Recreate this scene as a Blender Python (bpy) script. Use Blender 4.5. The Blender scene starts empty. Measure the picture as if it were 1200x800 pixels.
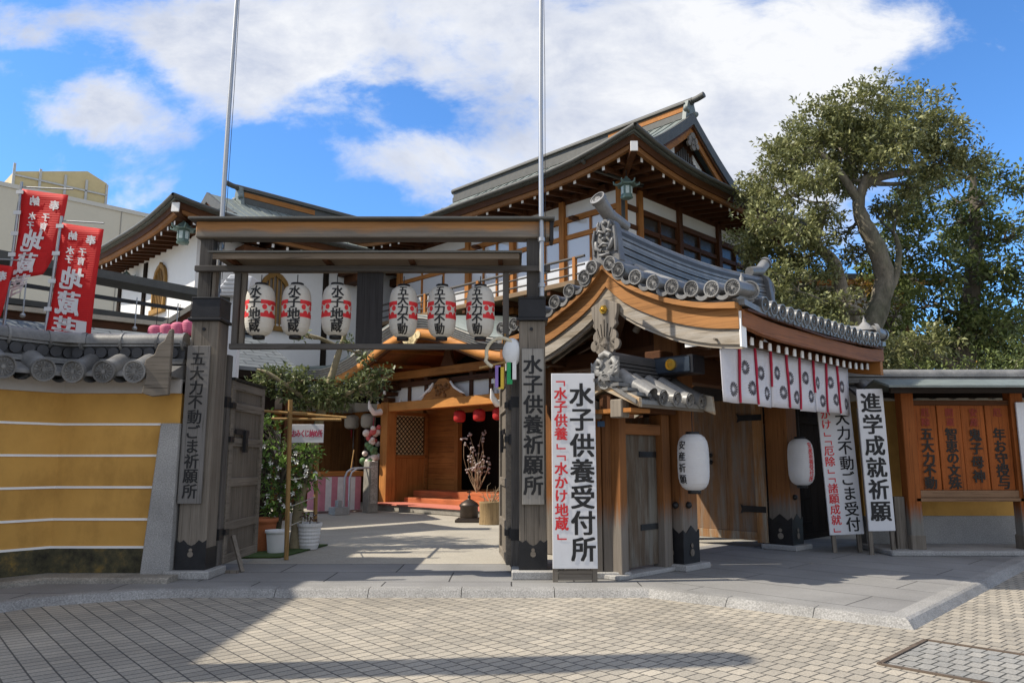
import bpy, bmesh, math, random
import numpy as np
from mathutils import Vector, Matrix, Euler
R = math.radians
rnd = random.Random(7)
scene = bpy.context.scene
COL = scene.collection

# ------------------------------------------------------------------ camera
cam_d = bpy.data.cameras.new("camera"); cam = bpy.data.objects.new("camera", cam_d); COL.objects.link(cam)
cam.location = (0, 0, 1.5); cam.rotation_euler = (R(90 + 9.0), 0, 0)
cam_d.sensor_width = 36.0; cam_d.lens = 36.0 * 885 / 1200; cam_d.clip_end = 2000; cam_d.clip_start = 0.05
scene.camera = cam

# ------------------------------------------------------------------ sun, sky, exposure
SUN_EL = 46.0
sd = Vector((-1.0, -0.10, 0)).normalized() * math.cos(R(SUN_EL)); sd.z = math.sin(R(SUN_EL))
sun_d = bpy.data.lights.new("sun", "SUN"); sun_d.energy = 5.0; sun_d.angle = R(0.53); sun_d.color = (1.0, 0.91, 0.77)
sun = bpy.data.objects.new("sun", sun_d); COL.objects.link(sun)
sun.rotation_euler = sd.to_track_quat('Z', 'Y').to_euler(); sun.location = (-20, -5, 30)

world = bpy.data.worlds.new("World"); scene.world = world; world.use_nodes = True
def build_world():
    nt = world.node_tree; N = nt.nodes; L = nt.links; N.clear()
    out = N.new("ShaderNodeOutputWorld"); bg = N.new("ShaderNodeBackground"); bg.inputs[1].default_value = 0.15
    sky = N.new("ShaderNodeTexSky"); sky.sky_type = 'NISHITA'; sky.sun_disc = False
    sky.sun_elevation = R(SUN_EL); sky.sun_rotation = math.atan2(sd.x, sd.y)
    sky.air_density = 1.0; sky.dust_density = 0.4; sky.ozone_density = 3.0; sky.altitude = 300
    tc = N.new("ShaderNodeTexCoord"); sep = N.new("ShaderNodeSeparateXYZ"); L.new(tc.outputs["Generated"], sep.inputs[0])
    def m(op, a, b=None, c=None):
        n = N.new("ShaderNodeMath"); n.operation = op
        for i, q in enumerate((a, b, c)):
            if q is None: continue
            if isinstance(q, (int, float)): n.inputs[i].default_value = q
            else: L.new(q, n.inputs[i])
        return n.outputs[0]
    ay = m('MAXIMUM', m('ABSOLUTE', sep.outputs[1]), 0.12)
    tx = m('DIVIDE', sep.outputs[0], ay); tz = m('DIVIDE', sep.outputs[2], ay)
    cmb = N.new("ShaderNodeCombineXYZ"); L.new(tx, cmb.inputs[0]); L.new(m('MULTIPLY', tz, 1.5), cmb.inputs[1])
    def noise(scale, detail, rough, off, dist=0.0):
        mp = N.new("ShaderNodeMapping"); mp.inputs[1].default_value = off; L.new(cmb.outputs[0], mp.inputs[0])
        n = N.new("ShaderNodeTexNoise"); n.inputs["Scale"].default_value = scale; n.inputs["Detail"].default_value = detail
        n.inputs["Roughness"].default_value = rough; n.inputs["Distortion"].default_value = dist
        L.new(mp.outputs[0], n.inputs[0]); return n.outputs[0]
    n1 = noise(2.6, 10, 0.60, (3.1, 1.7, 0.4), 0.35); n2 = noise(6.0, 12, 0.66, (0.3, 5.2, 1.4), 0.3); n3 = noise(1.9, 6, 0.55, (7.7, 2.2, 3.0))
    # broad banks of cloud in the direction of the temple: (x / y, z / y, half width, half height, weight)
    blobs = [(-0.554, 0.651, 0.369, 0.075, 0.62), (-0.328, 0.565, 0.231, 0.079, 0.62), (0.024, 0.604, 0.33, 0.149, 0.55), (0.265, 0.513, 0.193, 0.145, 0.52), (0.465, 0.604, 0.135, 0.121, 0.6), (-0.047, 0.38, 0.142, 0.063, 0.42), (-0.214, 0.405, 0.083, 0.05, 0.4), (0.095, 0.436, 0.179, 0.102, 0.38), (0.356, 0.392, 0.095, 0.088, 0.5), (-0.599, 0.462, 0.096, 0.041, 0.62), (-0.457, 0.405, 0.071, 0.035, 0.58), (-0.542, 0.354, 0.071, 0.027, 0.66), (-0.686, 0.38, 0.083, 0.022, 0.5), (0.717, 0.624, 0.074, 0.067, 0.4), (-0.714, 0.532, 0.061, 0.029, 0.3), (0.587, 0.331, 0.153, 0.074, 0.46), (-0.12, 0.487, 0.09, 0.039, -0.42), (0.605, 0.532, 0.091, 0.132, -0.35), (-0.346, 0.43, 0.107, 0.035, -0.4), (-0.307, 0.368, 0.118, 0.042, -0.4), (-0.655, 0.545, 0.133, 0.023, -0.35), (-0.668, 0.436, 0.072, 0.025, -0.2)]
    acc = None
    wx = m('ADD', tx, m('MULTIPLY', m('SUBTRACT', noise(3.4, 6, .6, (1.2, 8.1, 2.0)), .5), .34)); wz = m('ADD', tz, m('MULTIPLY', m('SUBTRACT', noise(3.4, 6, .6, (6.2, 3.3, 9.0)), .5), .26))
    for (cx, cz, ex, ez, w) in blobs:
        dx = m('DIVIDE', m('SUBTRACT', wx, cx), ex); dz = m('DIVIDE', m('SUBTRACT', wz, cz), ez)
        g = m('MULTIPLY', m('EXPONENT', m('MULTIPLY', m('ADD', m('MULTIPLY', dx, dx), m('MULTIPLY', dz, dz)), -0.8)), w)
        acc = g if acc is None else m('ADD', acc, g)
    # bright cloud added to the unseen sky overhead and behind, as neutral fill
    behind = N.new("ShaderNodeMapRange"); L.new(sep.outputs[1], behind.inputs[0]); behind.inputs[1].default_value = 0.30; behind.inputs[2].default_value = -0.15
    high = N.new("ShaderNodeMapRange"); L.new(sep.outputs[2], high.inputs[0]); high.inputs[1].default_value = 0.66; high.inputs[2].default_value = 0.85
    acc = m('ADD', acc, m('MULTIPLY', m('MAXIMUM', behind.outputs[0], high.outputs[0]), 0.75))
    dens = m('ADD', m('ADD', acc, m('MULTIPLY', m('SUBTRACT', n1, 0.5), 1.9)), m('MULTIPLY', m('SUBTRACT', n2, 0.5), 1.5))
    mr = N.new("ShaderNodeMapRange"); mr.interpolation_type = 'SMOOTHSTEP'; L.new(dens, mr.inputs[0])
    mr.inputs[1].default_value = 0.20; mr.inputs[2].default_value = 0.88
    # thicker cloud reads greyer underneath
    thick = N.new("ShaderNodeMapRange"); L.new(m('ADD', m('ADD', m('MULTIPLY', acc, 0.45), m('MULTIPLY', m('SUBTRACT', n3, 0.5), 2.2)), m('MULTIPLY', m('SUBTRACT', n2, 0.5), 1.6)), thick.inputs[0])
    thick.inputs[1].default_value = 0.10; thick.inputs[2].default_value = 0.80
    cr = N.new("ShaderNodeMixRGB"); L.new(thick.outputs[0], cr.inputs[0])
    cr.inputs[1].default_value = (4.9, 4.95, 5.05, 1); cr.inputs[2].default_value = (2.7, 3.0, 3.75, 1)
    gain = N.new("ShaderNodeMixRGB"); gain.blend_type = 'MULTIPLY'; gain.inputs[0].default_value = 1.0
    L.new(sky.outputs[0], gain.inputs[1]); gain.inputs[2].default_value = (0.56, 0.90, 1.22, 1)
    mix = N.new("ShaderNodeMixRGB"); L.new(m('MULTIPLY', mr.outputs[0], 0.97), mix.inputs[0]); L.new(gain.outputs[0], mix.inputs[1]); L.new(cr.outputs[0], mix.inputs[2])
    L.new(mix.outputs[0], bg.inputs[0]); L.new(bg.outputs[0], out.inputs[0])
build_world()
vs = scene.view_settings; vs.view_transform = 'Standard'; vs.look = 'None'; vs.gamma = 1.0; vs.use_curve_mapping = False; vs.exposure = 0.42
scene.cycles.max_bounces = 6; scene.cycles.use_denoising = True; scene.cycles.sample_clamp_indirect = 6.0

# ------------------------------------------------------------------ materials
MATS = {}
def new_mat(name):
    m = bpy.data.materials.new(name); m.use_nodes = True
    nt = m.node_tree; b = nt.nodes["Principled BSDF"]
    return m, nt, nt.nodes, nt.links, b
def ramp(N, stops):
    r = N.new("ShaderNodeValToRGB"); e = r.color_ramp.elements
    while len(e) < len(stops): e.new(0.5)
    for i, (p, c) in enumerate(stops): e[i].position = p; e[i].color = (*c, 1)
    return r
def mul(c, k): return tuple(min(1, x * k) for x in c)
def coords(N, L, scale=(1, 1, 1), rot=(0, 0, 0), src="Object"):
    tc = N.new("ShaderNodeTexCoord"); mp = N.new("ShaderNodeMapping")
    mp.inputs[3].default_value = scale; mp.inputs[2].default_value = rot
    L.new(tc.outputs[src], mp.inputs[0]); return mp.outputs[0]
def nse(N, L, vec, scale, detail=6, rough=.6, dist=0):
    n = N.new("ShaderNodeTexNoise"); n.inputs["Scale"].default_value = scale; n.inputs["Detail"].default_value = detail
    n.inputs["Roughness"].default_value = rough; n.inputs["Distortion"].default_value = dist; L.new(vec, n.inputs[0]); return n.outputs[0]
def bump(N, L, b, h, strength, dist=.01):
    bp = N.new("ShaderNodeBump"); bp.inputs[0].default_value = strength; bp.inputs[1].default_value = dist
    L.new(h, bp.inputs["Height"]); L.new(bp.outputs[0], b.inputs["Normal"])
def mixc(N, L, fac, a, c, mode='MIX'):
    x = N.new("ShaderNodeMixRGB"); x.blend_type = mode
    for i, q in enumerate((fac, a, c)):
        if isinstance(q, (int, float)): x.inputs[i].default_value = q
        elif isinstance(q, tuple): x.inputs[i].default_value = (*q, 1)
        else: L.new(q, x.inputs[i])
    return x.outputs[0]
def val(N, L, op, a, b):
    n = N.new("ShaderNodeMath"); n.operation = op
    for i, q in enumerate((a, b)):
        if isinstance(q, (int, float)): n.inputs[i].default_value = q
        else: L.new(q, n.inputs[i])
    return n.outputs[0]

def plain(name, col, rough=.6, var=.18, scale=6, bmp=.15, metal=0.0, spec=.4):
    if name in MATS: return MATS[name]
    m, nt, N, L, b = new_mat(name)
    v = coords(N, L); n = nse(N, L, v, scale, 8, .65); n2 = nse(N, L, v, scale * 9, 4, .6)
    f = val(N, L, 'ADD', val(N, L, 'MULTIPLY', n, .7), val(N, L, 'MULTIPLY', n2, .3))
    r = ramp(N, [(.28, mul(col, 1 - var)), (.72, mul(col, 1 + var))]); L.new(f, r.inputs[0])
    L.new(r.outputs[0], b.inputs["Base Color"]); b.inputs["Roughness"].default_value = rough
    b.inputs["Metallic"].default_value = metal; b.inputs["Specular IOR Level"].default_value = spec
    if bmp: bump(N, L, b, n2, bmp, .006)
    MATS[name] = m; return m

def wood(name, col, axis='z', var=.35, rough=.62, grey=None, grey_amt=0.0, low=None, fine=1.0):
    """grain along an axis of the part; grey weathering in patches; low = (z, colour): weathered grey below a height."""
    key = name + axis
    if key in MATS: return MATS[key]
    m, nt, N, L, b = new_mat(key)
    s = {'x': (.35, 9, 9), 'y': (9, .35, 9), 'z': (9, 9, .35)}[axis]
    v = coords(N, L, s); g1 = nse(N, L, v, 2.2 * fine, 8, .62, .6); g2 = nse(N, L, v, 9 * fine, 5, .7)
    vo = coords(N, L); blot = nse(N, L, vo, 1.3, 4, .55)
    oi = N.new("ShaderNodeObjectInfo")
    f = val(N, L, 'ADD', val(N, L, 'MULTIPLY', g1, .65), val(N, L, 'MULTIPLY', g2, .35))
    r = ramp(N, [(.25, mul(col, 1 - var)), (.5, col), (.78, mul(col, 1 + var * .8))]); L.new(f, r.inputs[0])
    c = r.outputs[0]
    br = ramp(N, [(.3, (.78, .78, .78)), (.7, (1.1, 1.1, 1.1))]); L.new(blot, br.inputs[0])
    c = mixc(N, L, 1.0, c, br.outputs[0], 'MULTIPLY')
    jit = val(N, L, 'ADD', val(N, L, 'MULTIPLY', oi.outputs["Random"], .3), .85)
    c = mixc(N, L, 1.0, c, jit, 'MULTIPLY')
    ck = nse(N, L, coords(N, L, tuple(x * (2.2 if x > 1 else .6) for x in s)), 1.1, 3, .5, .3)      # drying cracks along the grain
    cr_ = ramp(N, [(.485, (1, 1, 1)), (.5, (.38, .36, .34)), (.515, (1, 1, 1))]); L.new(ck, cr_.inputs[0])
    c = mixc(N, L, 1.0, c, cr_.outputs[0], 'MULTIPLY')
    if grey:
        gn = nse(N, L, coords(N, L, tuple(x * .35 if x > 1 else x for x in s)), 2.2, 6, .7)
        gr = ramp(N, [(.62 - grey_amt * .5, (0, 0, 0)), (.8 - grey_amt * .5, (1, 1, 1))]); L.new(gn, gr.inputs[0])
        gg = ramp(N, [(.25, mul(grey, .6)), (.75, mul(grey, 1.25))]); L.new(f, gg.inputs[0])
        c = mixc(N, L, gr.outputs[0], c, gg.outputs[0])
    if low:
        sp = N.new("ShaderNodeSeparateXYZ"); L.new(coords(N, L), sp.inputs[0])
        edge = val(N, L, 'ADD', sp.outputs[2], val(N, L, 'MULTIPLY', val(N, L, 'SUBTRACT', nse(N, L, v, 3.0, 4, .6), .5), .55))
        mr = N.new("ShaderNodeMapRange"); L.new(edge, mr.inputs[0]); mr.inputs[1].default_value = low[0] + .14; mr.inputs[2].default_value = low[0] - .14
        gg = ramp(N, [(.25, mul(low[1], .55)), (.75, mul(low[1], 1.3))]); L.new(f, gg.inputs[0])
        c = mixc(N, L, mr.outputs[0], c, gg.outputs[0])
    L.new(c, b.inputs["Base Color"]); b.inputs["Roughness"].default_value = rough; b.inputs["Specular IOR Level"].default_value = .15 if rough < .9 else .03
    bump(N, L, b, f, .35, .006)
    MATS[key] = m; return m

def two_tone_wood(name, top, bottom, zsplit, axis='x', fade=.05):
    if name in MATS: return MATS[name]
    m, nt, N, L, b = new_mat(name)
    s = {'x': (.35, 9, 9), 'y': (9, .35, 9)}[axis]
    v = coords(N, L, s); g = nse(N, L, v, 2.4, 8, .65, .5); g2 = nse(N, L, v, 9, 5, .7)
    f = val(N, L, 'ADD', val(N, L, 'MULTIPLY', g, .6), val(N, L, 'MULTIPLY', g2, .4))
    a = ramp(N, [(.28, mul(top, .55)), (.75, mul(top, 1.3))]); L.new(f, a.inputs[0])
    c = ramp(N, [(.28, mul(bottom, .5)), (.75, mul(bottom, 1.35))]); L.new(f, c.inputs[0])
    sp = N.new("ShaderNodeSeparateXYZ"); L.new(coords(N, L), sp.inputs[0])
    e = val(N, L, 'ADD', sp.outputs[2], val(N, L, 'MULTIPLY', val(N, L, 'SUBTRACT', nse(N, L, coords(N, L, (1, 1, 3)), 2.0, 5, .65), .5), .22))
    mr = N.new("ShaderNodeMapRange"); L.new(e, mr.inputs[0]); mr.inputs[1].default_value = zsplit - fade; mr.inputs[2].default_value = zsplit + fade
    L.new(mixc(N, L, mr.outputs[0], c.outputs[0], a.outputs[0]), b.inputs["Base Color"]); b.inputs["Roughness"].default_value = .65
    bump(N, L, b, f, .35, .006); MATS[name] = m; return m

ORANGE = (.36, .15, .042); BROWN = (.085, .034, .014); GREYW = (.182, .158, .130); DARKW = (.026, .02, .016)
def W_orange(a='z'): return wood("timber_orange", ORANGE, a)
def W_brown(a='z'): return wood("timber_brown", BROWN, a)
def W_dark(a='z'): return wood("timber_dark", DARKW, a, rough=.95)
def W_grey(a='z'): return wood("timber_grey", GREYW, a, .5)
def W_dgrey(a='z'): return wood("timber_dark_grey", (.10, .092, .085), a, .4)
def W_gate(a='z'): return wood("gate_timber", (.20, .085, .03), a, .4, low=(.75, (.17, .15, .13)))
def W_door(a='z'): return wood("door_timber", (.215, .12, .062), a, .35, grey=(.19, .165, .14), grey_amt=.3)
WHITE = plain("white_paint", (.80, .79, .77), .55, .05, 5, .05)
PLASTER = plain("white_plaster", (.72, .72, .71), .85, .06, 1.6, .06)
PLASTER_G = plain("grey_plaster", (.46, .44, .42), .85, .10, 2.2, .1)
IRON = plain("black_iron", (.018, .018, .02), .45, .4, 8, .2, .3)
BRONZE = plain("green_bronze", (.13, .19, .17), .55, .35, 12, .3, .5)
DKBRONZE = plain("dark_bronze", (.075, .06, .05), .45, .3, 12, .2, .7)
STEEL = plain("galvanised_steel", (.40, .41, .42), .42, .1, 4, .05, .75)
GOLD = plain("gold_leaf", (.75, .47, .08), .3, .12, 12, .1, .85)
INK = plain("black_ink", (.012, .012, .013), .6, .2, 10, 0)
INKF = plain("faded_ink", (.016, .013, .011), .7, .3, 14, 0)
REDINK = plain("red_ink", (.60, .025, .03), .6, .12, 10, 0)
FADEDRED = plain("faded_red_ink", (.22, .03, .018), .75, .4, 20, 0)
BOARDW = plain("white_board", (.63, .635, .655), .5, .11, .9, .03)
COPPER = plain("roof_copper", (.15, .175, .165), .55, .28, 5, .25)
COPPERD = plain("roof_copper_dark", (.075, .075, .068), .6, .3, 5, .25)
PALEROOF = plain("roof_layer_grey", (.30, .285, .255), .75, .25, 7, .3)
DARKVOID = plain("unlit_black", (.012, .009, .007), .9, .2, 4, 0)  # near-black colour stands in for unlit depth behind a doorway and in holes
GLASSY = None
def glass_mat():
    m, nt, N, L, b = new_mat("window_glass")
    v = coords(N, L); n = nse(N, L, v, 1.2, 3, .5)
    b.inputs["Base Color"].default_value = (.56, .58, .60, 1); b.inputs["Roughness"].default_value = .12; b.inputs["Specular IOR Level"].default_value = .9  # pale base colour paints in the white sky the panes reflect
    bump(N, L, b, n, .06, .02); return m
GLASSY = glass_mat()
def granite(name, col, sc=70, var=.35, stain=.25):
    if name in MATS: return MATS[name]
    m, nt, N, L, b = new_mat(name)
    v = coords(N, L); s = nse(N, L, v, sc, 3, .7); big = nse(N, L, v, 1.7, 7, .65)
    r = ramp(N, [(.33, mul(col, 1 - var)), (.52, col), (.68, mul(col, 1 + var))]); L.new(s, r.inputs[0])
    r2 = ramp(N, [(.3, (1 - stain,) * 3), (.65, (1.08,) * 3)]); L.new(big, r2.inputs[0])
    L.new(mixc(N, L, 1.0, r.outputs[0], r2.outputs[0], 'MULTIPLY'), b.inputs["Base Color"]); b.inputs["Roughness"].default_value = .8
    bump(N, L, b, s, .25, .005); MATS[name] = m; return m
GRANITE = granite("granite", (.33, .325, .315))
STONE = granite("old_stone", (.27, .25, .215), 45, .35, .45)
def tile_mat():
    m, nt, N, L, b = new_mat("smoked_tile")
    v = coords(N, L); n = nse(N, L, v, 3.0, 7, .65); n2 = nse(N, L, v, 40, 4, .6)
    r = ramp(N, [(.3, (.075, .075, .075)), (.5, (.15, .149, .147)), (.7, (.24, .237, .23))])
    f = val(N, L, 'ADD', val(N, L, 'MULTIPLY', n, .75), val(N, L, 'MULTIPLY', n2, .25)); L.new(f, r.inputs[0])
    gi = N.new("ShaderNodeNewGeometry"); jit = val(N, L, 'ADD', val(N, L, 'MULTIPLY', gi.outputs["Random Per Island"], .55), .70)
    L.new(mixc(N, L, 1.0, r.outputs[0], jit, 'MULTIPLY'), b.inputs["Base Color"]); b.inputs["Roughness"].default_value = .42; b.inputs["Specular IOR Level"].default_value = .5
    b.inputs["Metallic"].default_value = .0
    bump(N, L, b, n2, .2, .006); return m
TILE = tile_mat()
TILEL = plain("pale_tile", (.22, .218, .212), .5, .3, 5, .25)
TILED = plain("dark_tile", (.045, .046, .05), .6, .35, 6, .25)
def slate_mat():
    m, nt, N, L, b = new_mat("slate_courses")
    v = coords(N, L, (1, 1, 1)); br = N.new("ShaderNodeTexBrick"); L.new(v, br.inputs[0])
    br.inputs["Color1"].default_value = (.17, .185, .19, 1); br.inputs["Color2"].default_value = (.125, .14, .145, 1); br.inputs["Mortar"].default_value = (.035, .04, .04, 1)
    br.inputs["Scale"].default_value = 1; br.inputs["Mortar Size"].default_value = .018; br.inputs["Brick Width"].default_value = .6; br.inputs["Row Height"].default_value = .22
    n = nse(N, L, v, 4, 6, .6); r = ramp(N, [(.3, (.75,) * 3), (.7, (1.15,) * 3)]); L.new(n, r.inputs[0])
    L.new(mixc(N, L, 1.0, br.outputs[0], r.outputs[0], 'MULTIPLY'), b.inputs["Base Color"]); b.inputs["Roughness"].default_value = .6
    bump(N, L, b, br.outputs["Fac"], -.5, .02); return m
SLATE = slate_mat()
def yellow_mat():
    m, nt, N, L, b = new_mat("ochre_plaster")
    v = coords(N, L); n = nse(N, L, v, 1.4, 7, .6); n2 = nse(N, L, v, 30, 4, .6)
    st = nse(N, L, coords(N, L, (1.5, 1.5, .8)), 1.6, 7, .68)
    r = ramp(N, [(.3, (.46, .25, .055)), (.7, (.60, .335, .08))]); L.new(n, r.inputs[0])
    r2 = ramp(N, [(.30, (.76, .74, .70)), (.5, (1, 1, 1)), (.75, (1.07, 1.06, 1.02))]); L.new(st, r2.inputs[0])
    L.new(mixc(N, L, 1.0, r.outputs[0], r2.outputs[0], 'MULTIPLY'), b.inputs["Base Color"]); b.inputs["Roughness"].default_value = .85
    bump(N, L, b, n2, .15, .005); return m
YELLOW = yellow_mat()
def moss_mat():
    m, nt, N, L, b = new_mat("mossy_plinth")
    v = coords(N, L); n = nse(N, L, v, 5, 9, .72); n2 = nse(N, L, v, 22, 5, .7)
    r = ramp(N, [(.34, (.018, .017, .011)), (.52, (.065, .058, .03)), (.62, (.14, .10, .035)), (.75, (.28, .17, .03))]); L.new(n, r.inputs[0])
    L.new(r.outputs[0], b.inputs["Base Color"]); b.inputs["Roughness"].default_value = .95; bump(N, L, b, n2, .6, .012); return m
MOSS = moss_mat()
def paver_mat(name, c1, c2, mort, bw, rh, rot, ms=.012, offs=.5, speck=60, loc=(0, 0, 0), smooth=.1, stain=.2):
    m, nt, N, L, b = new_mat(name)
    v = coords(N, L, (1, 1, 1), (0, 0, rot)); 
    wob = N.new("ShaderNodeTexNoise"); wob.inputs["Scale"].default_value = 2.2; L.new(v, wob.inputs[0])
    vv = N.new("ShaderNodeVectorMath"); vv.operation = 'MULTIPLY_ADD'; L.new(wob.outputs["Color"], vv.inputs[0]); vv.inputs[1].default_value = (.010, .010, 0); L.new(v, vv.inputs[2])
    br = N.new("ShaderNodeTexBrick"); br.offset = offs; L.new(vv.outputs[0], br.inputs[0])
    br.inputs["Color1"].default_value = (*c1, 1); br.inputs["Color2"].default_value = (*c2, 1); br.inputs["Mortar"].default_value = (*mort, 1)
    br.inputs["Scale"].default_value = 1; br.inputs["Mortar Size"].default_value = ms; br.inputs["Mortar Smooth"].default_value = smooth
    br.inputs["Brick Width"].default_value = bw; br.inputs["Row Height"].default_value = rh
    s = nse(N, L, v, speck, 3, .7); big = nse(N, L, v, .55, 7, .6)
    r = ramp(N, [(.3, (.72,) * 3), (.7, (1.22,) * 3)]); L.new(s, r.inputs[0])
    r2 = ramp(N, [(.3, (1 - stain,) * 3), (.7, (1.08,) * 3)]); L.new(big, r2.inputs[0])
    c = mixc(N, L, 1.0, br.outputs[0], r.outputs[0], 'MULTIPLY'); c = mixc(N, L, 1.0, c, r2.outputs[0], 'MULTIPLY')
    L.new(c, b.inputs["Base Color"]); b.inputs["Roughness"].default_value = .85
    vo = N.new("ShaderNodeTexVoronoi"); vo.inputs["Scale"].default_value = 1.7; L.new(v, vo.inputs[0]); vs_ = N.new("ShaderNodeSeparateXYZ"); L.new(vo.outputs["Color"], vs_.inputs[0])
    rad = val(N, L, 'MULTIPLY', vs_.outputs[0], .055); spot = N.new("ShaderNodeMapRange"); L.new(val(N, L, 'SUBTRACT', vo.outputs["Distance"], rad), spot.inputs[0]); spot.inputs[1].default_value = .012; spot.inputs[2].default_value = -.008
    c = mixc(N, L, val(N, L, 'MULTIPLY', spot.outputs[0], .45), c, (.06, .055, .05)); L.new(c, b.inputs["Base Color"])       # old gum and oil spots
    h = val(N, L, 'SUBTRACT', val(N, L, 'MULTIPLY', s, .15), br.outputs["Fac"]); bump(N, L, b, h, .6, .012)
    return m
PAVER = paver_mat("road_pavers", (.405, .363, .295), (.30, .274, .229), (.085, .078, .068), .112, .168, R(-130), .0068, .5, 60, stain=.34)
SLABS = paver_mat("apron_slabs", (.265, .262, .255), (.225, .222, .22), (.03, .03, .03), 1.5, .78, R(0), .009, .5, 90, stain=.34)
SLABS45 = paver_mat("apron_slabs_gate", (.265, .262, .255), (.235, .232, .228), (.04, .04, .04), 3.2, .72, R(45), .007, .5, 90, stain=.34)
YARD = paver_mat("yard_concrete", (.40, .37, .31), (.37, .345, .295), (.2, .19, .17), 3.0, 2.2, R(45), .004, .5, 50, stain=.22)

def leaf_mat(name, c_dark, c_mid, c_light, transl=.25):
    m, nt, N, L, b = new_mat(name)
    g = N.new("ShaderNodeNewGeometry"); v = coords(N, L); n = nse(N, L, v, 1.1, 3, .5)
    f = val(N, L, 'ADD', val(N, L, 'MULTIPLY', g.outputs["Random Per Island"], .65), val(N, L, 'MULTIPLY', n, .35))
    r = ramp(N, [(.15, c_dark), (.5, c_mid), (.9, c_light)]); L.new(f, r.inputs[0])
    L.new(r.outputs[0], b.inputs["Base Color"]); b.inputs["Roughness"].default_value = .42; b.inputs["Specular IOR Level"].default_value = .45
    t = N.new("ShaderNodeBsdfTranslucent"); L.new(r.outputs[0], t.inputs[0]); mx = N.new("ShaderNodeMixShader"); mx.inputs[0].default_value = transl
    out = N["Material Output"]; L.new(b.outputs[0], mx.inputs[1]); L.new(t.outputs[0], mx.inputs[2]); L.new(mx.outputs[0], out.inputs[0])
    return m
LEAF1 = leaf_mat("oak_leaves", (.09, .105, .04), (.20, .215, .085), (.36, .36, .165))
LEAF2 = leaf_mat("dark_leaves", (.055, .08, .024), (.125, .165, .05), (.24, .275, .085))
LEAF3 = leaf_mat("shrub_leaves", (.07, .125, .025), (.15, .26, .05), (.25, .38, .09))
LEAF5 = leaf_mat("garden_leaves", (.06, .085, .03), (.13, .165, .06), (.24, .26, .11))
LEAF4 = leaf_mat("autumn_leaves", (.13, .09, .015), (.26, .16, .025), (.38, .24, .04))
def bark_mat(name, col):
    m, nt, N, L, b = new_mat(name)
    v = coords(N, L, (1, 1, .45)); n = nse(N, L, v, 3.2, 8, .7, .8); n2 = nse(N, L, v, 14, 6, .7, .5); n3 = nse(N, L, coords(N, L), 1.4, 4, .6)
    f = val(N, L, 'ADD', val(N, L, 'MULTIPLY', n, .5), val(N, L, 'MULTIPLY', n2, .5))
    r = ramp(N, [(.32, mul(col, .35)), (.5, col), (.66, mul(col, 1.55))]); L.new(f, r.inputs[0])
    r2 = ramp(N, [(.35, (.6, .66, .55)), (.6, (1.1, 1.08, 1.05))]); L.new(n3, r2.inputs[0])
    L.new(mixc(N, L, 1.0, r.outputs[0], r2.outputs[0], 'MULTIPLY'), b.inputs["Base Color"]); b.inputs["Roughness"].default_value = .92
    bump(N, L, b, f, .9, .04); return m
BARK = bark_mat("bark", (.165, .145, .115))
BARKD = plain("dark_bark", (.10, .085, .065), .9, .45, 9, .6)
BAMBOO = wood("bamboo", (.36, .22, .085), 'z', .3, .5)
def paper_mat(name, col, tr=.35):
    m, nt, N, L, b = new_mat(name)
    v = coords(N, L); n = nse(N, L, v, 4, 5, .6)
    r = ramp(N, [(.3, mul(col, .90)), (.7, col)]); L.new(n, r.inputs[0])
    w = N.new("ShaderNodeTexWave"); w.bands_direction = 'Z'; w.inputs["Scale"].default_value = 11; L.new(v, w.inputs[0])
    L.new(r.outputs[0], b.inputs["Base Color"]); b.inputs["Roughness"].default_value = .65
    bump(N, L, b, w.outputs["Fac"], .35, .006)
    t = N.new("ShaderNodeBsdfTranslucent"); L.new(r.outputs[0], t.inputs[0]); mx = N.new("ShaderNodeMixShader"); mx.inputs[0].default_value = tr
    out = N["Material Output"]; L.new(b.outputs[0], mx.inputs[1]); L.new(t.outputs[0], mx.inputs[2]); L.new(mx.outputs[0], out.inputs[0]); return m
PAPER = paper_mat("lantern_paper", (.80, .77, .70)); PAPERW = paper_mat("lantern_paper_white", (.78, .78, .79)); PAPERR = paper_mat("lantern_red", (.62, .03, .03)); PAPERP = paper_mat("lantern_pink", (.78, .22, .36))
CLOTHW = paper_mat("white_cloth", (.76, .75, .79), .2); CLOTHR = paper_mat("red_cloth", (.78, .018, .02), .35)
CORD = plain("red_cord", (.42, .015, .05), .7, .2, 14, .1)
BEIGE = plain("beige_render", (.50, .46, .37), .85, .06, .5, .05)
TERRA = plain("terracotta", (.42, .14, .055), .75, .2, 6, .2)
WPLASTIC = plain("white_plastic", (.70, .71, .72), .45, .05, 4, .02)
PINKW = plain("faded_pink_cloth", (.50, .19, .24), .8, .2, 5, .1)

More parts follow.
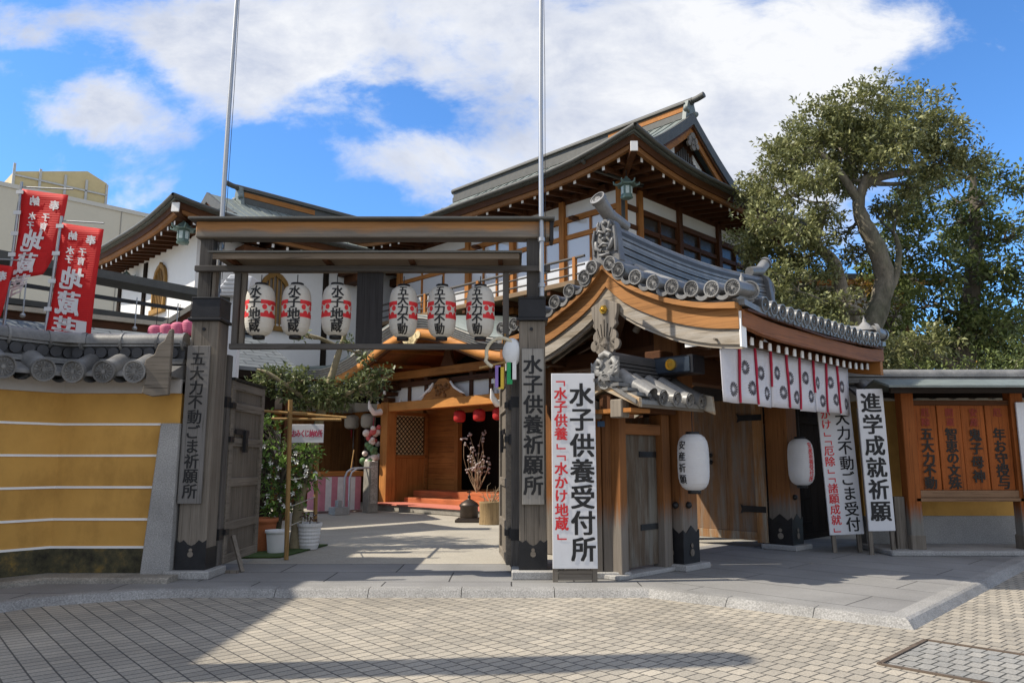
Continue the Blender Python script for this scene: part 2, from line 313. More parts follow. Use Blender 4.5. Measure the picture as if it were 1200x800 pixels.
# ------------------------------------------------------------------ mesh builder
class MB:
    def __init__(s): s.v = []; s.f = []; s.sm = []; s.mi = []; s.cur = 0
    def add(s, vs, fs, smooth=False):
        o = len(s.v); s.v.extend([tuple(p) for p in vs])
        for f in fs: s.f.append(tuple(i + o for i in f)); s.sm.append(smooth); s.mi.append(s.cur)
        return s
    def m(s, i): s.cur = i; return s
    def box(s, x0, x1, y0, y1, z0, z1, M=None):
        p = [Vector(q) for q in ((x0, y0, z0), (x1, y0, z0), (x1, y1, z0), (x0, y1, z0), (x0, y0, z1), (x1, y0, z1), (x1, y1, z1), (x0, y1, z1))]
        if M is not None: p = [M @ q for q in p]
        return s.add(p, [(0, 3, 2, 1), (4, 5, 6, 7), (0, 1, 5, 4), (1, 2, 6, 5), (2, 3, 7, 6), (3, 0, 4, 7)])
    def bar(s, a, b, w, h, up=(0, 0, 1), taper=1.0):
        """rectangular bar from a to b: w sideways, h along up"""
        a, b = Vector(a), Vector(b); d = (b - a).normalized(); up = Vector(up)
        sx = d.cross(up)
        if sx.length < 1e-5: sx = d.cross(Vector((1, 0, 0)))
        sx.normalize(); uz = sx.cross(d).normalized()
        p = []
        for q, k in ((a, 1), (b, taper)):
            for (i, j) in ((-1, -1), (1, -1), (1, 1), (-1, 1)): p.append(q + sx * (i * w * k / 2) + uz * (j * h * k / 2))
        return s.add(p, [(3, 2, 1, 0), (4, 5, 6, 7), (0, 1, 5, 4), (1, 2, 6, 5), (2, 3, 7, 6), (3, 0, 4, 7)])
    def tube(s, pts, rad, n=10, cap=True, smooth=True):
        pts = [Vector(p) for p in pts]; rs = rad if isinstance(rad, (list, tuple)) else [rad] * len(pts)
        vs = []; prev = None
        for i, p in enumerate(pts):
            d = (pts[min(i + 1, len(pts) - 1)] - pts[max(i - 1, 0)]).normalized()
            ref = Vector((0, 0, 1)) if abs(d.z) < .95 else Vector((0, 1, 0))
            if prev is None: x = d.cross(ref).normalized()
            else:
                x = prev - d * prev.dot(d)
                x = x.normalized() if x.length > 1e-4 else d.cross(ref).normalized()
            prev = x; y = d.cross(x)
            for k in range(n):
                a = 2 * math.pi * k / n; vs.append(p + (x * math.cos(a) + y * math.sin(a)) * rs[i])
        fs = []
        for i in range(len(pts) - 1):
            for k in range(n): fs.append((i * n + k, i * n + (k + 1) % n, (i + 1) * n + (k + 1) % n, (i + 1) * n + k))
        s.add(vs, fs, smooth)
        if cap:
            o = len(pts) - 1
            s.add(vs[:n], [tuple(range(n - 1, -1, -1))]); s.add(vs[o * n:], [tuple(range(n))])
        return s
    def lathe(s, prof, c=(0, 0, 0), n=20, smooth=True):
        vs = []; c = Vector(c)
        for (r, z) in prof:
            for k in range(n):
                a = 2 * math.pi * k / n; vs.append(c + Vector((r * math.cos(a), r * math.sin(a), z)))
        fs = [(i * n + k, i * n + (k + 1) % n, (i + 1) * n + (k + 1) % n, (i + 1) * n + k) for i in range(len(prof) - 1) for k in range(n)]
        s.add(vs, fs, smooth); s.add(vs[:n], [tuple(range(n - 1, -1, -1))]); s.add(vs[-n:], [tuple(range(n))]); return s
    def prism(s, poly, d, M=None):
        """poly: list of 3D points (planar), extruded by vector d"""
        a = [Vector(p) for p in poly]; b = [p + Vector(d) for p in a]; n = len(a)
        if M is not None: a = [M @ p for p in a]; b = [M @ p for p in b]
        return s.add(a + b, [tuple(range(n - 1, -1, -1)), tuple(range(n, 2 * n))] + [(i, (i + 1) % n, n + (i + 1) % n, n + i) for i in range(n)])
    def grid(s, P, smooth=True):
        nr, nc = len(P), len(P[0]); vs = [p for row in P for p in row]
        return s.add(vs, [(i * nc + j, i * nc + j + 1, (i + 1) * nc + j + 1, (i + 1) * nc + j) for i in range(nr - 1) for j in range(nc - 1)], smooth)
    def slab(s, P, d, smooth=False):
        """closed slab: a grid of points and the same grid moved by d"""
        nr, nc = len(P), len(P[0]); d = Vector(d)
        top = [Vector(p) for row in P for p in row]; bot = [p + d for p in top]; o = nr * nc
        fs = []
        for i in range(nr - 1):
            for j in range(nc - 1):
                q = (i * nc + j, i * nc + j + 1, (i + 1) * nc + j + 1, (i + 1) * nc + j); fs.append(q); fs.append(tuple(k + o for k in reversed(q)))
        rim = [(0, j) for j in range(nc)] + [(i, nc - 1) for i in range(1, nr)] + [(nr - 1, j) for j in range(nc - 2, -1, -1)] + [(i, 0) for i in range(nr - 2, 0, -1)]
        ids = [i * nc + j for i, j in rim]
        for k in range(len(ids)): a, b = ids[k], ids[(k + 1) % len(ids)]; fs.append((b, a, a + o, b + o))
        return s.add(top + bot, fs, smooth)
    def ball(s, c, r, n=10, sc=(1, 1, 1)):
        prof = [(max(.001, math.sin(math.pi * i / n)) * r, -math.cos(math.pi * i / n) * r) for i in range(n + 1)]
        o = len(s.v); s.lathe(prof, (0, 0, 0), n + 4)
        for i in range(o, len(s.v)): x, y, z = s.v[i]; s.v[i] = (x * sc[0] + c[0], y * sc[1] + c[1], z * sc[2] + c[2])
        return s

def link(name, me, mats, parent, off=None, bevel=0):
    if not isinstance(mats, (list, tuple)): mats = [mats]
    for m in mats: me.materials.append(m)
    o = bpy.data.objects.new(name, me); COL.objects.link(o)
    if parent is not None: o.parent = parent
    if bevel:
        b = o.modifiers.new("bevel", 'BEVEL'); b.width = bevel; b.segments = 1; b.limit_method = 'ANGLE'; b.angle_limit = R(40); b.harden_normals = False
    return o
def mesh_of(name, mb, off=(0, 0, 0)):
    me = bpy.data.meshes.new(name)
    ox, oy, oz = off
    me.from_pydata([(x - ox, y - oy, z - oz) for x, y, z in mb.v], [], mb.f)
    me.polygons.foreach_set("use_smooth", mb.sm); me.polygons.foreach_set("material_index", mb.mi); me.update()
    return me
S2 = math.sqrt(.5)
def XY(u, v): return ((u - v) * S2, (u + v) * S2)
class Thing:
    """An Empty at the thing's base; parts are written in frame coordinates (world, or the temple's 45 degree grid) and re-based on it."""
    def __init__(s, name, label, cat, org, rz=0.0, group=None, grid=False):
        s.e = bpy.data.objects.new(name, None); COL.objects.link(s.e); s.e.empty_display_size = .2
        s.org = org
        if grid: x, y = XY(org[0], org[1]); s.e.location = (x, y, org[2]); s.e.rotation_euler = (0, 0, R(45))
        else: s.e.location = org; s.e.rotation_euler = (0, 0, rz)
        s.e["label"] = label; s.e["category"] = cat
        if group: s.e["group"] = group
    def part(s, name, mb, mat, parent=None, bevel=0, label=None):
        o = link(name, mesh_of(name, mb, s.org), mat, parent or s.e, bevel=bevel)
        if label: o["label"] = label
        return o
def dup(th_e, loc, rz, label, group=None, name=None):
    c = th_e.copy(); COL.objects.link(c); c.location = loc; c.rotation_euler = (0, 0, rz); c["label"] = label
    if group: c["group"] = group
    def kids(o, p):
        for ch in list(o.children):
            q = ch.copy(); COL.objects.link(q); q.parent = p; kids(ch, q)
    kids(th_e, c); return c
def local(mb_fn): return mb_fn
def single(name, label, cat, mb, mat, org, rz=0, group=None, bevel=0):
    o = link(name, mesh_of(name, mb, (0, 0, 0)), mat, None, bevel=bevel)
    o.location = org; o.rotation_euler = (0, 0, rz); o["label"] = label; o["category"] = cat
    if group: o["group"] = group
    return o
def struct(name, mb, mat, bevel=0):
    o = link(name, mesh_of(name, mb), mat, None, bevel=bevel); o["kind"] = "structure"; return o

# ------------------------------------------------------------------ lettering
GL = {}
def glyph(ch, bold=.012):
    k = (ch, bold)
    if k in GL: return GL[k]
    cu = bpy.data.curves.new("glyph", 'FONT'); cu.body = ch; cu.align_x = 'CENTER'; cu.size = 1.0; cu.resolution_u = 2; cu.fill_mode = 'FRONT'
    o = bpy.data.objects.new("glyph", cu); COL.objects.link(o)
    dg = bpy.context.evaluated_depsgraph_get(); me = bpy.data.meshes.new_from_object(o.evaluated_get(dg))
    vs = [(v.co.x, v.co.y) for v in me.vertices]; fs = [tuple(p.vertices) for p in me.polygons]
    bpy.data.objects.remove(o); bpy.data.curves.remove(cu); bpy.data.meshes.remove(me)
    if vs:
        x0 = min(p[0] for p in vs); x1 = max(p[0] for p in vs); y0 = min(p[1] for p in vs); y1 = max(p[1] for p in vs)
        kx, ky = (x0 + x1) / 2, (y0 + y1) / 2
        vs = [(x - kx, y - ky) for x, y in vs]
    GL[k] = (vs, fs); return GL[k]
def put_text(mb, text, x, ztop, cell, size, fx, bold=.012, mirror=False, sx=1.0, slant=0.0):
    """one column of characters downwards; fx(x, z) gives the point on the surface"""
    z = ztop - cell / 2
    for ch in text:
        if ch == ' ': z -= cell * .4; continue
        if ch in '﹁﹂':
            w = size * .34; t = size * .05
            if ch == '﹁':
                zz = z + cell * .12
                rects = [(x - w, x + w, zz - t, zz + t), (x + w - 2 * t, x + w, zz - size * .34, zz - t)]
            else:
                zz = z - cell * .12
                rects = [(x - w, x + w, zz - t, zz + t), (x - w, x - w + 2 * t, zz + t, zz + size * .34)]
            for (a, b, c, d) in rects: mb.add([fx(a, c), fx(b, c), fx(b, d), fx(a, d)], [(0, 1, 2, 3)])
            z -= cell * .8; continue
        vs, fs = glyph(ch, bold)
        k = -1 if mirror else 1      # strokes are thickened by laying shifted copies on top of each other, each a hair prouder
        for q, (bx, by) in enumerate(((0, 0), (-1, -.55), (1, .55), (1, -.55), (-1, .55))):
            p_ = [Vector(fx(x + k * (px * sx + slant * py + bx * bold) * size, z + (py + by * bold) * size)) for px, py in vs]
            if len(p_) > 2:
                nn = (Vector(fx(x + .01, z)) - Vector(fx(x, z))).cross(Vector(fx(x, z + .01)) - Vector(fx(x, z))).normalized() * (.0004 * q)
                p_ = [w + nn for w in p_]
            mb.add(p_, fs)
        z -= cell
    return mb
def slice_glyphs(text, cell, size, ztop, bold, nx=.035):
    """a column as a 2D bmesh cut into narrow strips, for wrapping round a lantern"""
    mb = MB(); put_text(mb, text, 0, ztop, cell, size, lambda x, z: (x, 0, z), bold)
    me = mesh_of("tmp", mb); bm = bmesh.new(); bm.from_mesh(me); bpy.data.meshes.remove(me)
    for x in np.arange(-.24, .241, nx):
        bmesh.ops.bisect_plane(bm, geom=bm.verts[:] + bm.edges[:] + bm.faces[:], plane_co=(x, 0, 0), plane_no=(1, 0, 0))
    zs = [v.co.z for v in bm.verts]
    for z in np.arange(min(zs), max(zs), .05):
        bmesh.ops.bisect_plane(bm, geom=bm.verts[:] + bm.edges[:] + bm.faces[:], plane_co=(0, 0, z), plane_no=(0, 0, 1))
    vs = [tuple(v.co) for v in bm.verts]; bm.verts.index_update(); fs = [tuple(v.index for v in f.verts) for f in bm.faces]; bm.free()
    return vs, fs

# ------------------------------------------------------------------ Japanese tile pieces
def crest_disc(mb, c, nrm, r, t=.05, petals=16, up=(0, 0, 1)):
    """round end tile with a rim and a sixteen petal flower in relief"""
    c = Vector(c); n = Vector(nrm).normalized(); x = n.cross(Vector(up)).normalized(); y = x.cross(n)
    K = 24
    def ring(rad, d): return [c + n * d + (x * math.cos(2 * math.pi * k / K) + y * math.sin(2 * math.pi * k / K)) * rad for k in range(K)]
    rings = [ring(r, -t), ring(r, .012), ring(r * .86, .012), ring(r * .80, -.008), ring(.02, -.008)]
    vs = [p for q in rings for p in q]
    mb.add(vs, [(i * K + k, i * K + (k + 1) % K, (i + 1) * K + (k + 1) % K, (i + 1) * K + k) for i in range(len(rings) - 1) for k in range(K)])
    for k in range(petals):
        a = 2 * math.pi * k / petals; w = math.pi / petals * .72
        def pt(rad, ang, d): return c + n * d + (x * math.cos(ang) + y * math.sin(ang)) * rad
        mb.add([pt(r * .22, a, -.004), pt(r * .55, a - w, -.004), pt(r * .74, a - w * .7, -.004), pt(r * .78, a, -.004), pt(r * .74, a + w * .7, -.004), pt(r * .55, a + w, -.004), pt(r * .55, a, .012)],
               [(0, 1, 6), (1, 2, 6), (2, 3, 6), (3, 4, 6), (4, 5, 6), (5, 0, 6)])
    mb.add([pt(r * .17, 2 * math.pi * k / 8, .008) for k in range(8)], [tuple(range(8))])
def half_tube(mb, pts, r, up=(0, 0, 1), n=8, segs=0):
    """round cover tiles along a path, with a small step at each tile joint"""
    pts = [Vector(p) for p in pts]; vs = []
    for i, p in enumerate(pts):
        d = (pts[min(i + 1, len(pts) - 1)] - pts[max(i - 1, 0)]).normalized(); x = d.cross(Vector(up)).normalized(); y = x.cross(d)
        for k in range(n + 1):
            a = math.pi * k / n * 1.16 - math.pi * .08; vs.append(p + x * math.cos(a) * r + y * math.sin(a) * r)
    m = n + 1
    mb.add(vs, [(i * m + k, i * m + k + 1, (i + 1) * m + k + 1, (i + 1) * m + k) for i in range(len(pts) - 1) for k in range(n)], True)
def interp(xs, ys, x): return float(np.interp(x, xs, ys))

ZA = 0.08          # level of the temple forecourt above the road
def sweep(mb, path, sec, caps=True, smooth=False):
    """sweep a closed section [(offset to the right of the path, z)] along a 2D path with mitred corners"""
    P = [Vector((x, y, 0)) for x, y in path]; n = len(P); rows = []
    for i, p in enumerate(P):
        d0 = (P[i] - P[i - 1]).normalized() if i else None
        d1 = (P[i + 1] - P[i]).normalized() if i < n - 1 else None
        if d0 is None: nn = Vector((d1.y, -d1.x, 0))
        elif d1 is None: nn = Vector((d0.y, -d0.x, 0))
        else:
            a, b = Vector((d0.y, -d0.x, 0)), Vector((d1.y, -d1.x, 0)); nn = (a + b).normalized(); nn /= max(.3, nn.dot(a))
        rows.append([p + nn * o + Vector((0, 0, z)) for o, z in sec])
    m = len(sec); vs = [p for r in rows for p in r]
    mb.add(vs, [(i * m + k, i * m + (k + 1) % m, (i + 1) * m + (k + 1) % m, (i + 1) * m + k) for i in range(n - 1) for k in range(m)], smooth)
    if caps: mb.add(rows[0], [tuple(range(m - 1, -1, -1))]); mb.add(rows[-1], [tuple(range(m))])
    return mb
def rect(n0, n1, z0, z1): return [(n0, z0), (n1, z0), (n1, z1), (n0, z1)]

# ================================================================== ground
g = MB(); g.add([(-400, -300, 0), (400, -300, 0), (400, 700, 0), (-400, 700, 0)], [(0, 1, 2, 3)]); struct("road", g, PAVER)
KERB = [(-9.2, 3.2), (-5.3, 7.6), (-4.95, 8.22), (-4.1, 8.66), (-3.7, 8.76), (1.52, 8.75), (3.62, 7.12), (7.13, 10.88), (9.4, 13.3)]
k = MB()
for i in range(len(KERB) - 1):       # one stone after another with open joints
    p, q = Vector(KERB[i]), Vector(KERB[i + 1]); l = (q - p).length; n = max(1, round(l / 1.05)); d = (q - p) / l
    for j in range(n):
        a_, b_ = p + d * (l * j / n + (.004 if j else 0)), p + d * (l * (j + 1) / n - (.004 if j < n - 1 else 0))
        e0 = [KERB[i - 1]] if (i and j == 0) else []; e1 = [KERB[i + 2]] if (i < len(KERB) - 2 and j == n - 1) else []
        P = [Vector(x) for x in e0] + [a_, b_] + [Vector(x) for x in e1]
        sec = [(0, 0), (-.06, .068), (-.09, .084), (-.24, .0845), (-.24, 0)][::-1]
        t = MB(); sweep(t, [tuple(x) for x in P], sec, caps=False); m_ = len(sec); lo = m_ * len(e0)
        vs = t.v[lo:lo + 2 * m_]
        k.add(vs, [(z, (z + 1) % m_, m_ + (z + 1) % m_, m_ + z) for z in range(m_)] + [tuple(range(m_ - 1, -1, -1)), tuple(range(m_, 2 * m_))])
kerb = struct("kerb", k, granite("kerb_granite", (.27, .265, .255), 60, .4, .35))
ap = MB(); ap.prism([(-8.9, 3.6, 0), (-5.5, 7.7, 0), (-4.98, 8.5, 0), (-4.1, 8.9, 0), (-3.7, 9.0, 0), (1.5, 8.99, 0), (1.5, 10.95, 0), (-9.0, 10.95, 0)], (0, 0, ZA)); struct("forecourt", ap, SLABS)
ap = MB(); ap.prism([(1.503, 9.0, 0), (3.6, 7.44, 0), (9.2, 13.38, 0), (9.2, 14.4, 0), (4.4, 14.4, 0), (1.503, 11.4, 0)], (0, 0, ZA)); struct("gate_forecourt", ap, SLABS45)
yd = MB(); yd.add([(-40, 10.4, ZA - .006), (1.55, 10.4, ZA - .006), (9.1, 13.45, ZA - .006), (60, 13.5, ZA - .006), (60, 90, ZA - .006), (-60, 90, ZA - .006)], [(0, 1, 2, 3, 4, 5)])
struct("courtyard", yd, YARD)
# inset cover in the road
cv = MB(); a = Vector((3.51, 6.72, 0)); du = Vector((-S2, -S2, 0)) * 1.08; dv = Vector((S2, -S2, 0)) * 1.5
T = Thing("manhole_cover", "steel framed inspection cover filled with pale pavers, set in the road", "manhole cover", (a + du / 2 + dv / 2)[:])
fr = MB()
for p, q in ((a, a + du), (a + du, a + du + dv), (a + du + dv, a + dv), (a + dv, a)): fr.bar(p, q, .035, .024)
T.part("frame", fr, plain("rusty_frame", (.10, .075, .055), .7, .4, 12, .3))
fl = MB(); i0 = a + du * .03 + dv * .02
fl.add([i0 + Vector((0, 0, .005)), i0 + du * .94 + Vector((0, 0, .005)), i0 + du * .94 + dv * .96 + Vector((0, 0, .005)), i0 + dv * .96 + Vector((0, 0, .005))], [(0, 1, 2, 3)])
T.part("paving_infill", fl, paver_mat("cover_pavers", (.30, .29, .265), (.22, .22, .21), (.05, .05, .045), .112, .168, R(-130), .0072, .5))

# ================================================================== yellow wall on the left
WP = [(-8.6, 5.75), (-5.7, 9.6), (-4.2, 9.6)]
T = Thing("plaster_wall", "ochre plaster wall with white lines and grey tiled coping, at the left", "wall", (-5.7, 9.6, ZA))
T.part("wall_body", sweep(MB(), WP, rect(0, -.45, .42, 2.5)), YELLOW)
T.part("plinth", sweep(MB(), WP[:2] + [(-4.45, 9.6)], rect(.025, -.47, 0, .44)), MOSS)
T.part("footing", sweep(MB(), [(-8.6, 5.75), (-5.7, 9.6), (-4.05, 9.6)], [(.42, 0), (.40, .12), (.36, .145), (.027, .15), (.027, 0)]), STONE)
for z in (.455, .79, 1.18, 1.57, 1.96): T.part("white_line", sweep(MB(), WP[:2] + [(-4.44, 9.6)], rect(.014, -.2, z - .014, z + .014)), WHITE)
T.part("eave_band", sweep(MB(), WP, rect(.05, -.5, 2.35, 2.53)), PLASTER_G)
gp = MB(); gp.prism([(-4.53, 9.5, .1), (-4.17, 9.5, .1), (-4.17, 9.5, 1.97), (-4.40, 9.5, 1.97)], (0, .3, 0)); T.part("stone_pillar", gp, GRANITE, bevel=.012)
cp = MB()
sweep(cp, WP, [(.36, 2.535), (.36, 2.575), (-.05, 2.74), (-.46, 2.575), (-.46, 2.535)])
def along(path, s):
    for i in range(len(path) - 1):
        p, q = Vector(path[i]), Vector(path[i + 1]); l = (q - p).length
        if s <= l or i == len(path) - 2: d = (q - p) / l; return p + d * s, d
        s -= l
L1 = (Vector(WP[1]) - Vector(WP[0])).length
for s in [L1 - .42 - .43 * k for k in range(9)] + [L1 + .32 + .375 * k for k in range(3)]:
    p, d = along(WP, s); n = Vector((d.y, -d.x))
    pts = [(p.x + n.x * o, p.y + n.y * o, z) for o, z in ((.40, 2.585), (.2, 2.65), (-.04, 2.755))]
    half_tube(cp, pts, .128); crest_disc(cp, pts[0], (n.x, n.y, -.1), .14)
    for j in (-1, 1):     # pan tiles seen between the round ones
        q = Vector((p.x, p.y)) + d * j * .2
        for kk in range(3):
            half_tube(cp, [(q.x + n.x * (.36 - .1 * kk), q.y + n.y * (.36 - .1 * kk), 2.55 + .045 * kk), (q.x + n.x * (.2 - .1 * kk), q.y + n.y * (.2 - .1 * kk), 2.6 + .045 * kk)], .10, up=(0, 0, -1))
T.part("tile_coping", cp, TILE)
rd = MB()
for z0, z1, o in ((2.72, 2.755, .11), (2.76, 2.79, .085), (2.95, 2.98, .09), (2.985, 3.01, .07)): sweep(rd, WP, rect(o - .05, -o - .05, z0, z1))
rd.m(1); sweep(rd, WP, rect(.0, -.10, 2.785, 2.955))
s = .1
while s < L1 + 1.45:
    p, d = along(WP, s); n = Vector((d.y, -d.x)); c = Vector((p.x + n.x * .03, p.y + n.y * .03, 2.87))
    rd.tube([c - Vector((n.x, n.y, 0)) * .05, c + Vector((n.x, n.y, 0)) * .012], .068, 14); s += .152
rd.m(0)
s = 0
while s < L1 + 1.4:
    p, d = along(WP, s); q, d2 = along(WP, min(s + .46, L1 + 1.49)); n = Vector((d.y, -d.x)) * -.05
    half_tube(rd, [(p.x + n.x, p.y + n.y, 3.015), (q.x + n.x, q.y + n.y, 3.015)], .118, n=10)
    rd.tube([(q.x + n.x - d2.x * .03, q.y + n.y - d2.y * .03, 3.015), (q.x + n.x, q.y + n.y, 3.015)], .128, 16); s += .46
T.part("ridge", rd, [TILE, TILED])
eb = MB(); eb.prism([(-4.52, 9.2, 2.32), (-4.48, 9.2, 2.56), (-4.53, 9.2, 2.60), (-4.50, 9.2, 2.74), (-4.40, 9.2, 2.80), (-4.36, 9.2, 2.92), (-4.29, 9.2, 2.97), (-4.24, 9.2, 3.1), (-4.2, 9.2, 3.12), (-4.2, 9.2, 2.30), (-4.40, 9.2, 2.28)], (0, .07, 0))
T.part("end_board", eb, W_grey('x'), bevel=.008)

# ================================================================== lantern gate (two posts, beam, lantern rack)
GY = 9.6
T = Thing("lantern_gate", "weathered grey timber gate carrying a long beam and a rack of six paper lanterns", "gate", (-1.85, GY + .17, ZA))
def gate_post(x0, x1):
    b = MB(); cx = (x0 + x1) / 2; w = (x1 - x0)
    for z0, z1, k0, k1 in ((ZA + .10, 3.29, 1.0, .98),):
        b.prism([(x0, GY, z0), (x1, GY, z0), (cx + w * k1 / 2, GY, z1), (cx - w * k1 / 2, GY, z1)], (0, .34, 0))
    o = T.part("post", b, W_grey('z'), bevel=.01)
    s = MB(); s.box(x0 - .006, x1 + .006, GY - .006, GY + .346, ZA + .10, ZA + .36)
    zt = ZA + .36; xs = np.linspace(x0 - .006, x1 + .006, 9); zz = [.10, .07, .10, .05, .03, .05, .10, .07, .10]
    s.prism([(x0 - .006, GY - .008, zt - .01)] + [(x1 + .006, GY - .008, zt - .01)] + [(xs[i], GY - .008, zt + zz[i]) for i in range(8, -1, -1)], (0, .012, 0))
    T.part("iron_shoe", s, IRON, parent=o)
    e = MB()   # worn crest cut out of the shoe
    e.tube([(cx, GY - .018, zt - .07), (cx, GY - .009, zt - .07)], .035, 10); e.tube([(cx, GY - .018, zt - .02), (cx, GY - .009, zt - .02)], .022, 10)
    T.part("shoe_emblem", e, W_grey('x'), parent=o)
    c = MB(); c.box(x0 - .005, x1 + .005, GY - .02, GY + .35, 3.33, 3.58); c.box(x0 - .035, x1 + .035, GY - .05, GY + .38, 3.29, 3.327); c.box(x0 - .01, x1 + .01, GY - .03, GY + .36, 3.575, 3.60)
    T.part("post_cap", c, IRON, parent=o, bevel=.006)
    bolt = MB(); bolt.tube([(cx - .01, GY - .02, 3.18), (cx - .01, GY + .01, 3.18)], .022, 10); T.part("bolt", bolt, IRON, parent=o)
    p = MB(); p.box(cx - w * .78, cx + w * .78, GY - .12, GY + .46, ZA, ZA + .10); T.part("plinth_stone", p, GRANITE, bevel=.012)
    return o
gate_post(-4.14, -3.78); gate_post(.09, .43)
for cx in (-4.03, .28):
    b = MB(); b.box(cx - .085, cx + .085, GY + .05, GY + .2, 3.58, 4.40); T.part("upper_post", b, W_dgrey('z'), bevel=.006)
    b = MB(); b.box(cx + .10, cx + .145, GY + .06, GY + .16, 3.58, 3.98); T.part("post_batten", b, W_grey('z'))
b = MB(); b.box(-4.16, .50, GY - .02, GY + .22, 4.40, 4.62)
T.part("beam", b, two_tone_wood("gate_beam", (.42, .20, .065), (.20, .17, .135), 4.50 - ZA), bevel=.012)
b = MB(); b.box(-4.23, .56, GY - .12, GY + .32, 4.62, 4.655); T.part("beam_cover", b, COPPERD, bevel=.006)
b = MB(); b.box(.50, .545, GY - .03, GY + .23, 4.36, 4.62); T.part("beam_end_cap", b, IRON)
b = MB(); b.slab([[(-3.86, GY - .33, 4.135), (.13, GY - .33, 4.135)], [(-3.86, GY + .1, 4.20), (.13, GY + .1, 4.20)], [(-3.86, GY + .5, 4.135), (.13, GY + .5, 4.135)]], (0, 0, -.025))
rf = T.part("rack_roof", b, COPPERD)
b = MB(); b.box(-3.80, .09, GY - .30, GY - .26, 4.035, 4.108); b.box(-3.80, .09, GY + .42, GY + .46, 4.035, 4.108); b.box(-3.82, .10, GY - .255, GY + .415, 4.09, 4.105)
T.part("roof_fascia", b, wood("roof_fascia", (.19, .15, .11), 'x', .35), parent=rf)
for x in (-3.62, -2.4, -1.3, -.15):
    b = MB(); b.bar((x, GY - .25, 4.06), (x, GY + .41, 4.06), .06, .05); b.box(x - .03, x + .03, GY + .06, GY + .11, 4.021, 4.036); T.part("roof_bracket", b, W_brown('y'), parent=rf)
b = MB(); b.box(-4.14, .50, GY - .03, GY + .045, 3.945, 4.02); T.part("rail", b, W_dgrey('x'), bevel=.005)
for x in (-3.60, -.08): b = MB(); b.box(x - .04, x + .04, GY + .05, GY + .12, 3.0, 3.945); T.part("rack_upright", b, W_dgrey('z'), bevel=.004)
b = MB(); b.box(-3.55, -3.49, GY + .08, GY + .14, 3.0, 3.945); T.part("rack_upright", b, W_grey('z'))
b = MB(); b.box(-3.66, -.03, GY + .04, GY + .12, 2.93, 3.0); T.part("rack_rail", b, W_dgrey('x'), bevel=.004)
b = MB(); b.box(-2.03, -1.69, GY + .06, GY + .085, 3.0, 3.945); T.part("rack_panel", b, wood("panel_black", (.035, .033, .034), 'z', .4))
# door leaves folded back into the yard
def door_leaf(x, sgn, y0, y1, ang, top):
    M = Matrix.Translation((x, y0, 0)) @ Matrix.Rotation(R(ang), 4, 'Z')
    L = y1 - y0; z0 = ZA + .10
    b = MB(); b.box(-.02, .02, .04, L - .04, z0 + .06, top - .05, M); o = T.part("gate_door", b, W_grey('z'))
    fr = MB(); t = .055
    for y in (0, L - .11): fr.box(-t, t, y, y + .11, z0, top, M)
    for z in (z0, z0 + .42, z0 + .98, z0 + 1.52, z0 + 2.0, top - .12): fr.box(-t + .004, t - .004, .11, L - .11, z, z + .115, M)
    T.part("door_frame", fr, W_grey('y'), parent=o, bevel=.006)
    for z in (.55, 1.75, 2.2): h = MB(); h.box(-.075, .075, -.03, .10, z, z + .075, M); h.tube([M @ Vector((0, -.03, z - .03)), M @ Vector((0, -.03, z + .1))], .03, 8); T.part("hinge", h, IRON, parent=o)
    q = MB(); q.box(sgn * .058, sgn * .10, L * .35, L * .42, 1.62, 1.92, M); q.box(sgn * .058, sgn * .075, L * .12, L * .5, 1.86, 1.93, M); T.part("latch", q, IRON, parent=o)
    c = MB(); c.box(-.075, .075, -.01, L + .01, top, top + .035, M); T.part("door_cap", c, IRON, parent=o)
    return o
door_leaf(-3.80, 1, GY + .52, GY + 1.85, 0, 2.58); door_leaf(-.02, -1, GY + .46, GY + 1.8, 5, 2.66)
for x in (-3.82, .05):
    b = MB(); b.box(x - .06, x + .06, GY + .36, GY + .50, ZA, 2.9); T.part("door_jamb", b, W_dgrey('z'), bevel=.006)
    for z in (.5, 2.2): h = MB(); h.box(x - .066, x + .066, GY + .352, GY + .506, z, z + .14); T.part("jamb_strap", h, IRON)
pr = MB(); pr.bar((-3.50, GY + .55, ZA), (-3.72, GY + .75, .52), .05, .035); pr.box(-3.74, -3.52, GY + .43, GY + .49, ZA, ZA + .035); T.part("door_prop", pr, W_grey('z'))

